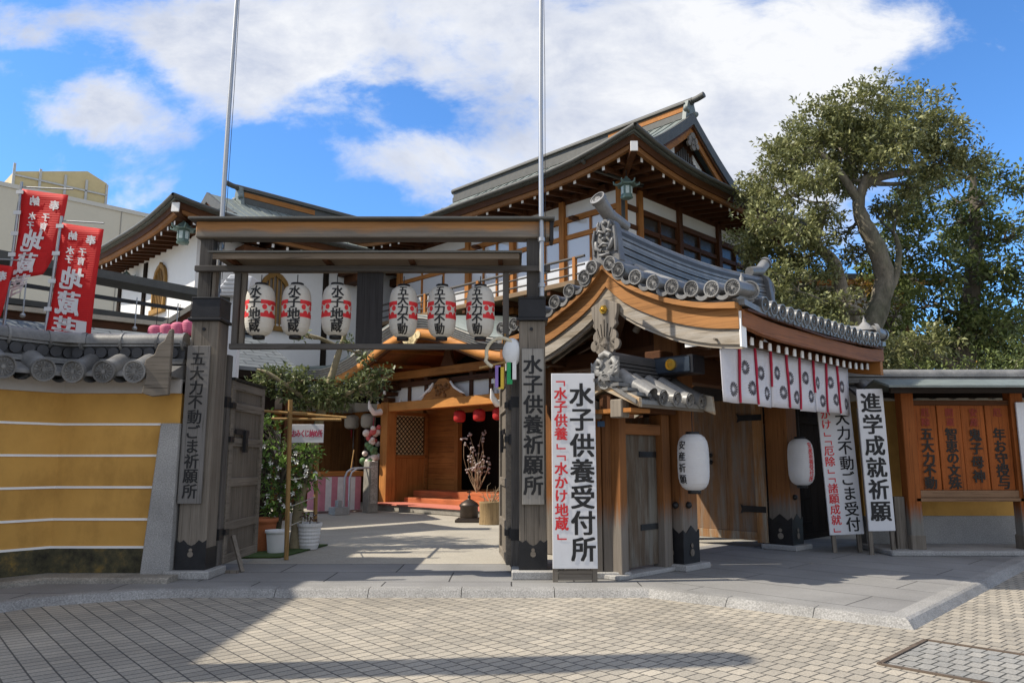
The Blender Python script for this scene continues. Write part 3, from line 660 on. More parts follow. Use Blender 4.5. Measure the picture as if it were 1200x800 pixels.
# ------------------------------------------------------------------ paper lanterns
def lantern(name, label, org, r, h, paper, text, bands, yaw=0, group=None, ink=None, bold=.02, cat="paper lantern", tsize=.15, tcell=.135, cord=.14, ang0=0.0, cap=True):
    """org = centre of the lantern; yaw turns its writing"""
    x, y, z = org
    T = Thing(name, label, cat, (x, y, z), rz=yaw, group=group); T.org = (0, 0, 0)
    prof = [(0.34, -.5), (.55, -.485), (.76, -.44), (.90, -.37), (.975, -.27), (1.0, -.14), (1.0, .14), (.975, .27), (.90, .37), (.76, .44), (.55, .485), (.34, .5)]
    pr = [(a * r, b * h) for a, b in prof]; zs = [p[1] for p in pr]; rs = [p[0] for p in pr]
    b = MB()
    fine = []
    for i in range(len(pr) - 1):
        for k in range(4):
            t = k / 4; fine.append((pr[i][0] * (1 - t) + pr[i + 1][0] * t + (.0016 if k % 2 else 0), pr[i][1] * (1 - t) + pr[i + 1][1] * t))
    fine.append(pr[-1]); b.lathe(fine, n=32); T.part("paper_body", b, paper)
    if cap:
        c = MB(); c.lathe([(r * .42, h * .487), (r * .44, h * .5), (r * .44, h * .535), (r * .40, h * .54)], n=20); T.part("cap_ring", c, IRON)
        c = MB(); c.lathe([(r * .38, -h * .56), (r * .42, -h * .55), (r * .42, -h * .5), (r * .40, -h * .49)], n=20); T.part("cap_ring", c, IRON)
    c = MB(); c.tube([(0, 0, h * .53), (0, 0, h * .5 + cord)], .006, 6); T.part("cord", c, IRON)
    def on(xx, zz, off=.004):
        rad = interp(zs, rs, zz) + off; a = xx / r + ang0 - math.pi / 2
        return (math.cos(a) * rad, math.sin(a) * rad, zz)
    if bands:
        bm_ = MB()
        def strip(x0, x1, z0, z1):
            n = max(2, int(abs(x1 - x0) / .03)); xs = np.linspace(x0, x1, n + 1)
            bm_.grid([[on(q, zz, .0025) for q in xs] for zz in np.linspace(z0, z1, 3)])
        for z0 in (.085, -.085):
            strip(-1.6 * r, -.42 * r, z0 - .026, z0 + .026); strip(.42 * r, 1.6 * r, z0 - .026, z0 + .026); strip(1.6 * r, 4.68 * r, z0 - .026, z0 + .026)
        for cx in (-1.02 * r, 1.02 * r):       # the round petals of the mark on each side
            for dx, dz in ((0, .075), (.062, .02), (-.062, .02), (.038, -.06), (-.038, -.06)):
                bm_.add([on(cx + dx + .032 * math.cos(q), dz + .035 * math.sin(q), .004) for q in np.linspace(0, 2 * math.pi, 13)[:-1]], [tuple(range(12))])
        T.part("red_bands", bm_, REDINK)
    if text:
        vs, fs = slice_glyphs(text, tcell, tsize, len(text) * tcell / 2, bold)
        t = MB(); t.add([on(px, pz, .007 - py) for px, py, pz in vs], fs); T.part("lettering", t, ink or INK)
    return T
zc = 3.43
for i, x in enumerate((-3.27, -2.80, -2.28)):
    lantern("paper_lantern", ("cream lantern lettered 水子地蔵, nearest the rack's left upright", "cream lantern lettered 水子地蔵, middle one of its three", "cream lantern lettered 水子地蔵, hung next to the dark rack panel")[i],
            (x, GY + .02, zc), .185, .67, PAPER, "水子地蔵", True, yaw=R((-4, 6, 16)[i]), group="lanterns of the gate rack", tsize=.165, tcell=.15, bold=.028)
for i, x in enumerate((-1.41, -.91, -.41)):
    lantern("paper_lantern", ("cream lantern lettered 五大力不動, hung next to the dark rack panel", "cream lantern lettered 五大力不動, middle one of its three", "cream lantern lettered 五大力不動, nearest the rack's right upright")[i],
            (x, GY + .02, zc - .02), .182, .67, PAPER, "五大力不動", True, yaw=R((6, -4, -12)[i]), group="lanterns of the gate rack", tsize=.145, tcell=.123, bold=.028)

# ------------------------------------------------------------------ name boards on the posts, flag poles, sign board
def board(name, label, x0, x1, y, z0, z1, text, cell, size, mat, ztop, thick=.03, ink=INK, legs=None, cols=None, tilt=0, rz=0, bold=.02, cat="sign", lean=0):
    cx = (x0 + x1) / 2; T = Thing(name, label, cat, (cx, y, z0 if legs is None else ZA), rz=rz)
    org = T.org; T.org = (0, 0, 0)
    M = Matrix.Rotation(R(lean), 4, 'X') @ Matrix.Rotation(R(tilt), 4, 'Y'); hw = (x1 - x0) / 2; zb = z0 - org[2]; zt = z1 - org[2]
    b = MB(); b.box(-hw, hw, 0, thick, zb, zt, M); T.part("panel", b, mat, bevel=.004)
    for (tx, tt, cl, sz, zt0, mk) in ([(0, text, cell, size, ztop, ink)] if cols is None else cols):
        t = MB(); put_text(t, tt, tx, zt0 - org[2], cl, sz, lambda a, c: M @ Vector((a, -.004, c)), bold); T.part("lettering", t, mk)
    if legs:
        for lx in legs: b = MB(); b.box(lx - .03, lx + .03, thick + .001, thick + .05, 0, zt - .3, M); T.part("leg", b, W_grey('z'))
    return T
PALEW = wood("name_board", (.30, .285, .26), 'z', .2)
board("name_board", "grey board lettered 五大力不動ごま祈願所, on the gate post beside the ochre wall", -4.15, -3.86, GY - .045, .98, 2.96, "五大力不動ごま祈願所", .184, .19, wood("name_board_dark", (.20, .19, .18), 'z', .2), 2.88, .035, INK)
board("name_board", "grey board lettered 水子供養祈願所, on the gate post beside the white sign", .125, .405, GY - .045, .97, 2.92, "水子供養祈願所", .252, .25, PALEW, 2.84, .035, INK, bold=.03)
T = board("standing_sign", "white standing sign in black and red, lettered 水子供養受付所", .485, 1.02, GY - .32, .24, 2.57, None, 0, 0, BOARDW, 0, .03, legs=(-.235, .235), bold=.03,
      cols=[(.10, "水子供養受付所", .307, .30, 2.46, INK), (-.155, "﹁水子供養﹂﹁水かけ地蔵﹂", .162, .165, 2.53, REDINK)])
b = MB(); b.box(-.2, .2, .04, .07, .02, .14); T.part("leg_panel", b, W_grey('x'))
for x, lab in ((-3.93, "tall galvanised flag pole rising behind the left gate post"), (.385, "tall galvanised flag pole fixed to the right gate post beside the tiled gate")):
    T = Thing("flag_pole", lab, "flag pole", (x, GY + .25 if x < 0 else GY - .06, 3.6))
    y = T.org[1]
    b = MB(); b.tube([(x, y, 3.6), (x, y, 6.2), (x + .02, y, 8.6), (x + .03, y, 10.2)], [.033, .031, .025, .02], 12); T.part("pole", b, STEEL)
    for z in (3.72, 4.33): b = MB(); b.tube([(x, y, z), (x, y, z + .05)], .048, 12); T.part("clamp", b, STEEL)
    b = MB(); b.tube([(x + .05, y, 3.9), (x + .06, y - .005, 6.6), (x + .05, y, 8.4), (x + .04, y, 10.1)], .004, 5); T.part("halyard", b, INK)

# ================================================================== tiled temple gate, on the 45 degree grid (u right-away, v left-away)
VR, UE0, UE1 = 6.45, 8.22, 13.2          # ridge line, near and far verge
_d = [0, .24, .5, .8, 1.06, 1.37, 1.65, 2.07, 2.3]
_z = [4.40, 4.17, 4.0, 3.85, 3.73, 3.63, 3.56, 3.50, 3.49]
def gz(v, u=10.7):
    e = min(u - UE0, UE1 - u); sori = .10 * max(0, 1 - e / 1.3) ** 2 * min(1, abs(v - VR) / 2.0)
    return interp(_d, _z, abs(v - VR)) + sori - .10
VE, VE2 = VR - 2.08, VR + 2.2
T = Thing("temple_gate", "dark timber temple gate under a curved tiled gable roof, hung with the crest curtain", "gate", (10.65, 5.85, ZA), grid=True)
# roof: pan surface, round tiles, eave and verge end tiles
vv = [VE - .02 + (VE2 - VE + .04) * i / 26 for i in range(27)]; uu = [UE0 + .12 + (UE1 - UE0 - .24) * i / 12 for i in range(13)]
rt = MB(); rt.slab([[(u, v, gz(v, u) - .035) for u in uu] for v in vv], (0, 0, -.07))
nt_ = 17
for i in range(nt_):
    u = UE0 + .62 + (UE1 - UE0 - 1.15) * i / (nt_ - 1)
    for side in (-1, 1):
        ve = VE if side < 0 else VE2
        pts = [(u, VR + side * .12 + (ve - VR - side * .12) * t, gz(VR + side * .12 + (ve - VR - side * .12) * t, u) + .02) for t in np.linspace(1.0, 0, 11)]
        pts[0] = (u, ve - .0 + side * .03, pts[0][2]); half_tube(rt, pts, .088); crest_disc(rt, pts[0], (0, side, -.08), .10, petals=12)
    um = u + .14          # lipped edge of the pan tile between two round ones
    for ve, side in ((VE, -1), (VE2, 1)):
        for q in range(5): a = (q - 2) * .5; half_tube(rt, [(um, ve + side * .04, gz(ve, um) - .05), (um, ve - side * .12, gz(ve, um) - .03)], .075, up=(0, 0, -1)); break
roof = T.part("tiled_roof", rt, TILE)
for uo, sg in ((UE0, -1), (UE1, 1)):
    vg = MB()
    for side in (-1, 1):
        for k in range(8):
            d = .02 + .285 * k + (.0 if k else .14); v = VR + side * d
            if abs(v - VR) > 2.05: continue
            p0 = Vector((uo, v, gz(v, uo) + .075)); p1 = Vector((uo - sg * .42, v, gz(v, uo) + .10)); half_tube(vg, [p0, p1], .094, n=8); vg.tube([p0 + (p1 - p0) * .02, p1], .092, 12); crest_disc(vg, p0, (sg, 0, 0), .106)
            q = VR + side * (d + .143); zq = gz(q, uo)
            if abs(q - VR) < 2.0:
                for kk in range(2): half_tube(vg, [(uo - sg * (.01 + .10 * kk), q, zq + .045 + .025 * kk), (uo - sg * .3, q, zq + .06 + .025 * kk)], .118, up=(0, 0, -1))
                vg.prism([(uo - sg * .02, q + .112 * math.cos(a), zq + .045 - .118 * math.sin(a)) for a in np.linspace(.15, math.pi - .15, 9)] + [(uo - sg * .02, q + .08 * math.cos(a), zq + .055 - .075 * math.sin(a)) for a in np.linspace(math.pi - .15, .15, 9)], (sg * .015, 0, 0))
    T.part("verge_tiles", vg, TILE)
# descending ridges beside the verge and the corner pieces
dr = MB()
for uo, sg in ((UE0 + .47, 1), (UE1 - .47, -1)):
    for side in (-1, 1):
        pts = [(uo, VR + side * d, gz(VR + side * d, uo) + .13) for d in np.linspace(.25, 2.0, 12)]
        half_tube(dr, pts, .10); dr.tube([(x, y, z - .03) for x, y, z in pts], .098, 12)
        for w in (-.11, .11): half_tube(dr, [(x + w, y, z - .07) for x, y, z in pts], .06)
        e = Vector(pts[-1]); crest_disc(dr, e + Vector((-sg * .10, side * .04, .02)), (-sg * .75, side * .65, 0), .125)
        dr.lathe([(.17, 0), (.13, .05), (.06, .12), (.025, .16), (.03, .185), (.012, .21), (.004, .25)], (e.x - sg * .02, e.y - side * .1, e.z + .03), 12)
        dr.prism([(e.x - sg * .06, e.y + side * .03, e.z + .05), (e.x - sg * .40, e.y + side * .02, e.z - .12), (e.x - sg * .30, e.y + side * .04, e.z - .19), (e.x + sg * .05, e.y + side * .03, e.z - .1)], (0, -side * .06, 0))
T.part("descending_ridge", dr, TILEL)
# main ridge, a stack of thin tile courses that sags in the middle
rg = MB(); n = 15
def rz(u): t = (u - UE0) / (UE1 - UE0); return 4.42 - .13 * math.sin(math.pi * min(1, max(0, t)))
us = [UE0 + .20 + (UE1 - UE0 - .38) * i / n for i in range(n + 1)]
def ridge_course(mb, w, z0, z1):
    P = [[(u, VR - w, rz(u) + z0) for u in us], [(u, VR + w, rz(u) + z0) for u in us]]
    mb.slab([[(u, VR - w, rz(u) + z0) for u in us], [(u, VR + w, rz(u) + z0) for u in us]], (0, 0, z1 - z0))
for kx in range(8): ridge_course(rg, .155 - .010 * kx + .018 * (kx % 2 == 0), -.06 + kx * .058, -.06 + kx * .058 + .040)
rg.m(1); ridge_course(rg, .10, -.08, .40); rg.m(0)
half_tube(rg, [(u, VR, rz(u) + .415) for u in us], .085)
T.part("ridge", rg, [TILE, TILED])
def ogre(name, uo, sg):
    """ridge end: an arched slab with a mask in relief and the long round tile above it"""
    b = MB(); z0 = 4.33; P = []
    for a in np.linspace(0, math.pi, 13): P.append((uo, VR + .19 * math.cos(a), z0 + .42 + .19 * math.sin(a)))
    P += [(uo, VR - .25, z0 - .04), (uo, VR - .14, z0 - .10), (uo, VR + .14, z0 - .10), (uo, VR + .25, z0 - .04)]
    b.prism(P[::-1], (-sg * .14, 0, 0)); o = T.part(name, b, TILE, bevel=.012)
    f = MB(); s = sg
    for y in (-1, 1):
        f.ball((uo + s * .02, VR + y * .065, z0 + .36), .035, 8); f.ball((uo + s * .035, VR + y * .068, z0 + .36), .020, 8)
        f.tube([(uo + s * .02, VR + y * .02, z0 + .40), (uo + s * .05, VR + y * .07, z0 + .425), (uo + s * .03, VR + y * .13, z0 + .40)], [.02, .026, .012], 8)
        f.tube([(uo + s * .02, VR + y * .08, z0 + .46), (uo + s * .04, VR + y * .11, z0 + .52), (uo + s * .02, VR + y * .10, z0 + .58)], [.026, .02, .006], 8)
        f.tube([(uo + s * .02, VR + y * .15, z0 + .28), (uo + s * .045, VR + y * .13, z0 + .18), (uo + s * .03, VR + y * .06, z0 + .13)], [.03, .035, .02], 8)
        f.tube([(uo + s * .01, VR + y * .19, z0 + .1), (uo + s * .03, VR + y * .2, z0 + .3), (uo + s * .02, VR + y * .17, z0 + .46)], .022, 8)
        f.tube([(uo + s * .03, VR + y * .05, z0 + .17), (uo + s * .05, VR + y * .055, z0 + .12)], [.016, .004], 6)
    f.ball((uo + s * .035, VR, z0 + .30), .04, 8, (1, 1, .8)); f.tube([(uo + s * .02, VR - .10, z0 + .21), (uo + s * .05, VR, z0 + .235), (uo + s * .02, VR + .10, z0 + .21)], .02, 8)
    f.tube([(uo + s * .02, VR - .09, z0 + .08), (uo + s * .05, VR, z0 + .06), (uo + s * .02, VR + .09, z0 + .08)], .024, 8)
    f.ball((uo + s * .02, VR, z0 + .54), .035, 8)
    T.part("mask_relief", f, TILE, parent=o)
    t = MB(); p0 = Vector((uo + s * .16, VR, z0 + .88)); t.tube([p0, (uo - s * .10, VR, z0 + .68), (uo - s * .5, VR, z0 + .60)], [.105, .10, .085], 16); crest_disc(t, p0, (s * .8, 0, .5), .118)
    T.part("crest_tile", t, TILE, parent=o)
ogre("ogre_tile", UE0 + .12, -1); ogre("ogre_tile", UE1 - .1, 1)
dd = np.linspace(0, 2.02, 15)
# barge boards under the verge
def barge(u0, u1, off0, off1, mat, nm, side, dmax=2.02):
    b = MB(); ds = np.linspace(0.0, dmax, 15); P = []
    for d in ds: P.append((u0, VR + side * d, gz(VR + side * d, UE0) - off0 - .02 * d))
    Q = [(u0, VR + side * d, gz(VR + side * d, UE0) - off1 - .03 * d) for d in ds]
    n = len(P); vs = P + Q + [(u1, y, z) for _, y, z in P] + [(u1, y, z) for _, y, z in Q]
    fs = []
    for i in range(n - 1): fs += [(i, i + 1, n + i + 1, n + i), (2 * n + i, 3 * n + i, 3 * n + i + 1, 2 * n + i + 1), (i, 2 * n + i, 2 * n + i + 1, i + 1), (n + i, n + i + 1, 3 * n + i + 1, 3 * n + i)]
    fs += [(0, n, 3 * n, 2 * n), (n - 1, 3 * n - 1, 4 * n - 1, 2 * n - 1)]
    b.add(vs, fs); return T.part(nm, b, mat)
BARGE_G = wood("barge_grey", (.30, .25, .19), 'y', .55, .7, grey=(.36, .33, .29), grey_amt=.4)
for side in (-1, 1):
    o = barge(UE0 + .10, UE0 + .22, .12, .36, wood("barge_orange", (.34, .16, .056), 'y', .4), "barge_board", side)
    for u0, u1, a, c, m in ((UE0 + .13, UE0 + .215, .362, .55, BARGE_G), (UE0 + .02, UE0 + .20, .06, .118, wood("barge_orange", (.34, .16, .056), 'y', .4)), (UE0 + .16, UE0 + .22, .552, .60, BARGE_G)):
        q = barge(u0, u1, a, c, m, "board_strip", side); q.parent = o
    barge(UE1 - .22, UE1 - .10, .12, .55, W_orange('y'), "barge_board", side)
    e = MB(); v = VR + side * 2.03; e.box(UE0 + .11, UE0 + .24, v - .012, v + .012, gz(v, UE0) - .64, gz(v, UE0) - .20); T.part("barge_end", e, WHITE, parent=o)
# soffit boards and rafters with painted ends
sf = MB(); sf.slab([[(u, v, gz(v, u) - .13) for u in (UE0 + .2, 10.7, UE1 - .2)] for v in vv], (0, 0, -.03)); T.part("soffit", sf, W_brown('y'))
fa = MB()
for v in (VE + .06, VE2 - .06): 
    us2 = np.linspace(UE0 + .14, UE1 - .14, 10)
    fa.slab([[(u, v - .04, gz(v, u) - .16) for u in us2], [(u, v + .04, gz(v, u) - .16) for u in us2]], (0, 0, -.20))
T.part("eave_board", fa, wood("eave_board", (.22, .085, .03), 'x', .35))
ra = MB(); L_ = 1.15
ra.m(0).bar((0, .03, 0), (0, L_, .34), .075, .10); ra.m(1).box(-.036, .036, .012, .029, -.058, .040)
rme = None
for i in range(18):
    u = UE0 + .42 + (UE1 - UE0 - .84) * i / 17
    for side in (-1, 1):
        if rme is None:
            o = link("rafter", mesh_of("rafter", ra), [W_brown('y'), WHITE], T.e); rme = o.data
        else: o = bpy.data.objects.new("rafter", rme); COL.objects.link(o); o.parent = T.e
        v = VE + .17 if side < 0 else VE2 - .17
        o.location = (u - T.org[0], v - T.org[1], gz(v, u) - .43 - T.org[2]); o.rotation_euler = (0, 0, 0 if side < 0 else math.pi)
# frame: main posts, rear posts, beams
for u in (9.05, 12.25):
    b = MB(); b.box(u - .19, u + .19, 5.66, 6.04, ZA + .08, 3.35); o = T.part("main_post", b, W_gate('z'), bevel=.012)
    s = MB(); s.box(u - .197, u + .197, 5.653, 6.047, ZA + .08, ZA + .42)
    for (q0, q1) in (((u - .197, 5.653), (u + .197, 5.653)), ((u - .197, 6.047), (u - .197, 5.653))):
        a, c = Vector((*q0, 0)), Vector((*q1, 0)); d = c - a; nn = Vector((d.y, -d.x, 0)).normalized() * .004
        zz = [.10, .05, .10, .15, .10, .05, .10]; pts = [a + d * (i / 6) + Vector((0, 0, ZA + .42 + zz[i])) + nn for i in range(7)]
        s.prism([a + Vector((0, 0, ZA + .40)) + nn, c + Vector((0, 0, ZA + .40)) + nn] + pts[::-1], nn * -2.2)
        ez = MB(); mid = a + d * .5 + nn * 2
        ez.tube([mid + Vector((0, 0, ZA + .22)), mid + nn + Vector((0, 0, ZA + .22))], .05, 12); ez.tube([mid + Vector((0, 0, ZA + .31)), mid + nn + Vector((0, 0, ZA + .31))], .03, 10)
        T.part("shoe_emblem", ez, W_grey('z'), parent=o)
    T.part("iron_shoe", s, IRON, parent=o)
    p = MB(); p.box(u - .30, u + .30, 5.55, 6.15, ZA, ZA + .08); T.part("base_stone", p, GRANITE, bevel=.012)
    st = MB(); st.ball((u + .21 * (-1 if u > 10 else 1) * -1, 5.75, .92), .045, 8); st.ball((u - .06, 5.64, .92), .045, 8); T.part("nail_cover", st, IRON, parent=o)
    b = MB(); b.box(u - .14, u + .14, 8.0, 8.28, ZA, 3.3); T.part("rear_post", b, W_gate('z'), bevel=.01)
    b = MB(); b.bar((u, 5.0, 3.02), (u, 8.55, 3.02), .2, .24); T.part("cross_beam", b, W_brown('y'), bevel=.01)
    b = MB(); b.bar((u, 6.04, 2.2), (u, 8.0, 2.2), .10, .16); T.part("tie_rail", b, W_brown('y'))
    b = MB(); b.prism([(u, 5.9, 3.15), (u, 7.0, 3.15), (u, 6.75, 3.35), (u, 6.6, 3.75), (u, 6.3, 3.75), (u, 6.15, 3.35)], (.12, 0, 0)); T.part("frog_leg_strut", b, W_brown('z'), bevel=.01)
b = MB(); b.box(8.55, 12.85, 5.72, 5.98, 2.60, 2.98); T.part("lintel", b, W_brown('x'), bevel=.012)
b = MB(); b.box(8.42, 12.95, 5.03, 5.23, 2.96, 3.16); o = T.part("purlin", b, W_brown('x'), bevel=.01)
w = MB(); w.box(8.40, 8.418, 5.02, 5.24, 2.95, 3.17); T.part("purlin_end", w, WHITE, parent=o)
b = MB(); b.box(8.42, 12.95, 7.75, 7.95, 2.96, 3.16); o = T.part("purlin", b, W_brown('x'), bevel=.01)
w = MB(); w.box(8.40, 8.418, 7.74, 7.96, 2.95, 3.17); T.part("purlin_end", w, WHITE, parent=o)
b = MB(); b.box(8.5, 12.85, VR - .11, VR + .11, 3.78, 4.0); T.part("ridge_purlin", b, W_brown('x'))
for d in (-.55, .55, -1.15, 1.15, -.25, .25):     # pale gable struts inside the barge
    b = MB(); b.bar((UE0 + .42, VR + d * .25, 3.62 - abs(d) * .12), (UE0 + .42, VR + d * 1.25, gz(VR + d * 1.25) - .40 - abs(d) * .14), .05, .05); T.part("gable_strut", b, W_grey('y'))
for v0, v1 in ((5.2, 6.0), (6.9, 7.6)):
    b = MB(); s = 1 if v0 > 6 else -1
    b.tube([(UE0 + .44, VR + s * .25, 3.30), (UE0 + .44, VR + s * .36, 3.44), (UE0 + .44, VR + s * .42, 3.35), (UE0 + .44, VR + s * .55, 3.38)], [.05, .06, .05, .03], 8); T.part("cloud_carving", b, W_grey('y'))
# hanging gable pendant with its gilt boss
p = MB(); uo = UE0 + .06
lobes = [(0, 3.16, .11), (-.11, 3.22, .10), (.11, 3.22, .10), (-.17, 3.10, .085), (.17, 3.10, .085), (0, 3.03, .10), (-.09, 3.05, .08), (.09, 3.05, .08)]
for (y, z, r) in lobes: p.prism([(uo, VR + y + r * math.cos(a), z + r * math.sin(a)) for a in np.linspace(0, 2 * math.pi, 17)[:-1]], (.05 + .004 * abs(y) * 10, 0, 0))
NK = [(.235, 3.66), (.225, 3.54), (.19, 3.44), (.21, 3.38), (.15, 3.32), (.13, 3.2)]
p.prism([(uo - .004, VR - a, z) for a, z in NK] + [(uo - .004, VR + a, z) for a, z in NK[::-1]] + [(uo - .004, VR, 3.76)], (.07, 0, 0))
o = T.part("gable_pendant", p, wood("pendant", (.25, .22, .185), 'z', .35), bevel=.008)
q = MB(); q.prism([(uo - .03, VR + .065 * math.cos(a), 3.60 + .065 * math.sin(a)) for a in np.linspace(0, 2 * math.pi, 7)[:-1]], (.03, 0, 0)); q.ball((uo - .035, VR, 3.60), .026, 8); T.part("gilt_boss", q, GOLD, parent=o)
h = MB()
for y in (-.12, -.06, 0, .06, .12): h.bar((uo - .006, VR + y, 3.46 - abs(y)), (uo - .006, VR + y * .7, 3.22), .010, .008, up=(1, 0, 0))
for (y, z) in ((0, 3.06), (-.15, 3.13), (.15, 3.13)): h.tube([(uo - .006, VR + y, z), (uo + .001, VR + y, z)], .014, 8)
T.part("painted_holes", h, DARKVOID, parent=o)  # dark bars and plugs paint the shade of carved grooves and holes
# open door leaves
for u, sg in ((12.03, 1), (9.27, -1)):
    b = MB(); z0, z1 = ZA + .12, 2.55; y0, y1 = 6.07, 7.55
    b.box(u - .025, u + .025, y0 + .16, y1, z0 + .14, z1); o = T.part("door_leaf", b, W_door('z'), bevel=.006)
    fr = MB(); fr.box(u - .05, u + .05, y0, y0 + .16, z0 - .03, z1); fr.box(u - .04, u + .035, y0 + .16, y1, z0, z0 + .14); T.part("leaf_frame", fr, wood("leaf_frame", (.33, .17, .07), 'z', .3, grey=(.3, .27, .22), grey_amt=.35), parent=o, bevel=.006)
    for z in (.66, 2.18):
        ir = MB(); ir.prism([(u - .055, y0 - .02, z), (u - .055, y0 - .02, z + .10), (u - .055, y0 + .38, z + .10), (u - .055, y0 + .44, z + .13), (u - .055, y0 + .41, z + .05), (u - .055, y0 + .44, z - .03), (u - .055, y0 + .38, z)], (.012, 0, 0)); T.part("strap_hinge", ir, IRON, parent=o)
    for z in (1.48, 1.60): ir = MB(); ir.ball((u - .04, 7.05, z), .04, 8); T.part("door_stud", ir, IRON, parent=o)
# wing of dark planks beyond the far post
for i in range(9):
    u = 12.5 + i * .30; b = MB(); b.box(u, u + .29, 6.30, 6.34, ZA + .1, 2.7); T.part("wing_plank", b, W_dark('z'))
for z0, z1 in ((2.2, 2.34), (ZA, ZA + .1)): b = MB(); b.box(12.46, 15.2, 6.26, 6.38, z0, z1); T.part("wing_rail", b, W_dark('x'))
b = MB(); b.box(15.2, 15.42, 6.2, 6.42, ZA, 2.75); T.part("wing_post", b, W_dark('z'))
b = MB(); b.slab([[(12.4, 5.7, 2.62), (14.9, 5.7, 2.62)], [(12.4, 6.32, 2.86), (14.9, 6.32, 2.86)], [(12.4, 6.95, 2.62), (14.9, 6.95, 2.62)]], (0, 0, -.06)); T.part("wing_roof", b, TILED)
for z in (.35, .8, 1.25, 1.7): b = MB(); b.box(12.5, 14.2, 6.27, 6.30, z, z + .05); T.part("wing_batten", b, W_dark('x'))

# crest lamp box under the gable
T = Thing("crest_box", "dark glazed box with a round gold crest, hung under the gate gable", "lamp box", (8.55, 5.55, 2.62), grid=True)
b = MB(); b.box(8.42, 8.72, 5.15, 5.75, 2.62, 2.86); T.part("case", b, plain("box_black", (.015, .015, .018), .3, .2), bevel=.008)
b = MB(); b.box(8.405, 8.418, 5.19, 5.71, 2.645, 2.835); T.part("glass_front", b, plain("box_glass", (.03, .04, .055), .12, .2, 4, 0, 0, .8))
b = MB(); b.tube([(8.40, 5.46, 2.745), (8.385, 5.46, 2.745)], .075, 20)
crest_disc(b, (8.385, 5.46, 2.745), (-1, 0, 0), .075, .01); T.part("gold_crest", b, GOLD)

# ------------------------------------------------------------------ side wicket with its little tiled roof
T = Thing("wicket_gate", "small plank wicket with a little tiled roof, between the white sign and the white lantern", "gate", (8.2, 5.85, ZA), grid=True)
VW = 5.78
def wz(v): return 2.58 - .34 * (abs(v - VW) / .48) ** .85 * .9
rt = MB(); us = [7.32, 8.0, 8.86]; vs_ = [VW + (-.52 + 1.04 * i / 8) for i in range(9)]
rt.slab([[(u, v, wz(v) - .03) for u in us] for v in vs_], (0, 0, -.05))
for u in (7.86, 8.16, 8.46, 8.76):
    for side in (-1, 1):
        pts = [(u, VW + side * d, wz(VW + side * d) + .03) for d in (.54, .4, .25, .1)]; half_tube(rt, pts, .088); crest_disc(rt, pts[0], (0, side, -.1), .098, petals=12)
for u in (7.70, 8.01, 8.31, 8.61):
    for side in (-1, 1): half_tube(rt, [(u, VW + side * .53, wz(VW + .52) + .0), (u, VW + side * .35, wz(VW + .4) + .01)], .08, up=(0, 0, -1))
for k in range(4):
    for side in (-1, 1):
        d = .12 + .11 * k; rt.box(7.27 + .03 * k, 7.66, VW + side * d - .06, VW + side * d + .06, wz(VW + d) - .02, wz(VW + d) + .022)
for side in (-1, 1): half_tube(rt, [(7.62, VW + side * d, wz(VW + side * d) + .05) for d in (.55, .4, .25, .08)], .095); 
T.part("tiled_roof", rt, TILE)
rg = MB()
for k in range(4): rg.box(7.5, 8.95, VW - .11 + .012 * k, VW + .11 - .012 * k, 2.58 + .05 * k, 2.615 + .05 * k)
half_tube(rg, [(7.5, VW, 2.79), (8.2, VW, 2.78), (8.95, VW, 2.80)], .075); T.part("ridge", rg, TILED)
og = MB(); crest_disc(og, (7.34, VW - .05, 2.47), (-1, 0, 0), .10); og.tube([(7.36, VW - .05, 2.47), (7.64, VW - .03, 2.49)], .088, 14)
for y in (-1, 1):
    og.tube([(7.44, VW + y * .05, 2.57), (7.43, VW + y * .14, 2.59), (7.43, VW + y * .17, 2.68), (7.43, VW + y * .11, 2.75), (7.43, VW + y * .05, 2.70), (7.43, VW + y * .09, 2.65)], [.04, .045, .042, .038, .028, .016], 10)
    for q in range(3): og.tube([(7.42, VW + y * .09, 2.56 + .045 * q), (7.41, VW + y * .20, 2.59 + .045 * q), (7.41, VW + y * .21, 2.63 + .045 * q)], [.024, .022, .010], 8)
og.tube([(7.43, VW - .08, 2.79), (7.43, VW, 2.83), (7.43, VW + .08, 2.79)], .04, 10); og.box(7.44, 7.54, VW - .13, VW + .13, 2.5, 2.79)
T.part("ridge_end_tile", og, TILEL)
bg_ = MB()
for side in (-1, 1): bg_.prism([(7.35, VW + side * .02, 2.5), (7.35, VW + side * .55, 2.24), (7.35, VW + side * .55, 2.13), (7.35, VW + side * .02, 2.36)], (.06, 0, 0))
WB = wood("wicket_barge", (.38, .25, .13), 'y', .3, grey=(.40, .38, .33), grey_amt=.4); T.part("barge_board", bg_, WB, bevel=.005); bg_ = MB()
for side in (-1, 1): bg_.prism([(8.88, VW + side * .02, 2.52), (8.88, VW + side * .3, 2.42), (8.88, VW + side * .62, 2.34), (8.88, VW + side * .64, 2.10), (8.88, VW + side * .5, 2.16), (8.88, VW + side * .02, 2.38)], (.05, 0, 0))
T.part("barge_board", bg_, WB, bevel=.005)
b = MB(); b.box(7.45, 8.86, VW - .5, VW - .46, 2.14, 2.22); b.box(7.3, 8.86, VW + .46, VW + .5, 2.14, 2.22); T.part("eave_board", b, W_grey('x'))
b = MB(); b.box(7.4, 8.84, VW - .09, VW + .09, 2.12, 2.32); T.part("plate_beam", b, W_brown('x'), bevel=.01)
b = MB(); b.box(7.34, 7.5, VW - .30, VW - .12, 2.02, 2.24); T.part("corbel", b, W_grey('z'), bevel=.012); b = MB(); b.box(7.34, 7.5, VW + .12, VW + .30, 2.02, 2.24); T.part("corbel", b, W_grey('z'), bevel=.012)
b = MB(); b.box(7.36, 7.75, VW - .42, VW + .42, 2.08, 2.13); T.part("corbel_board", b, W_orange('x'))
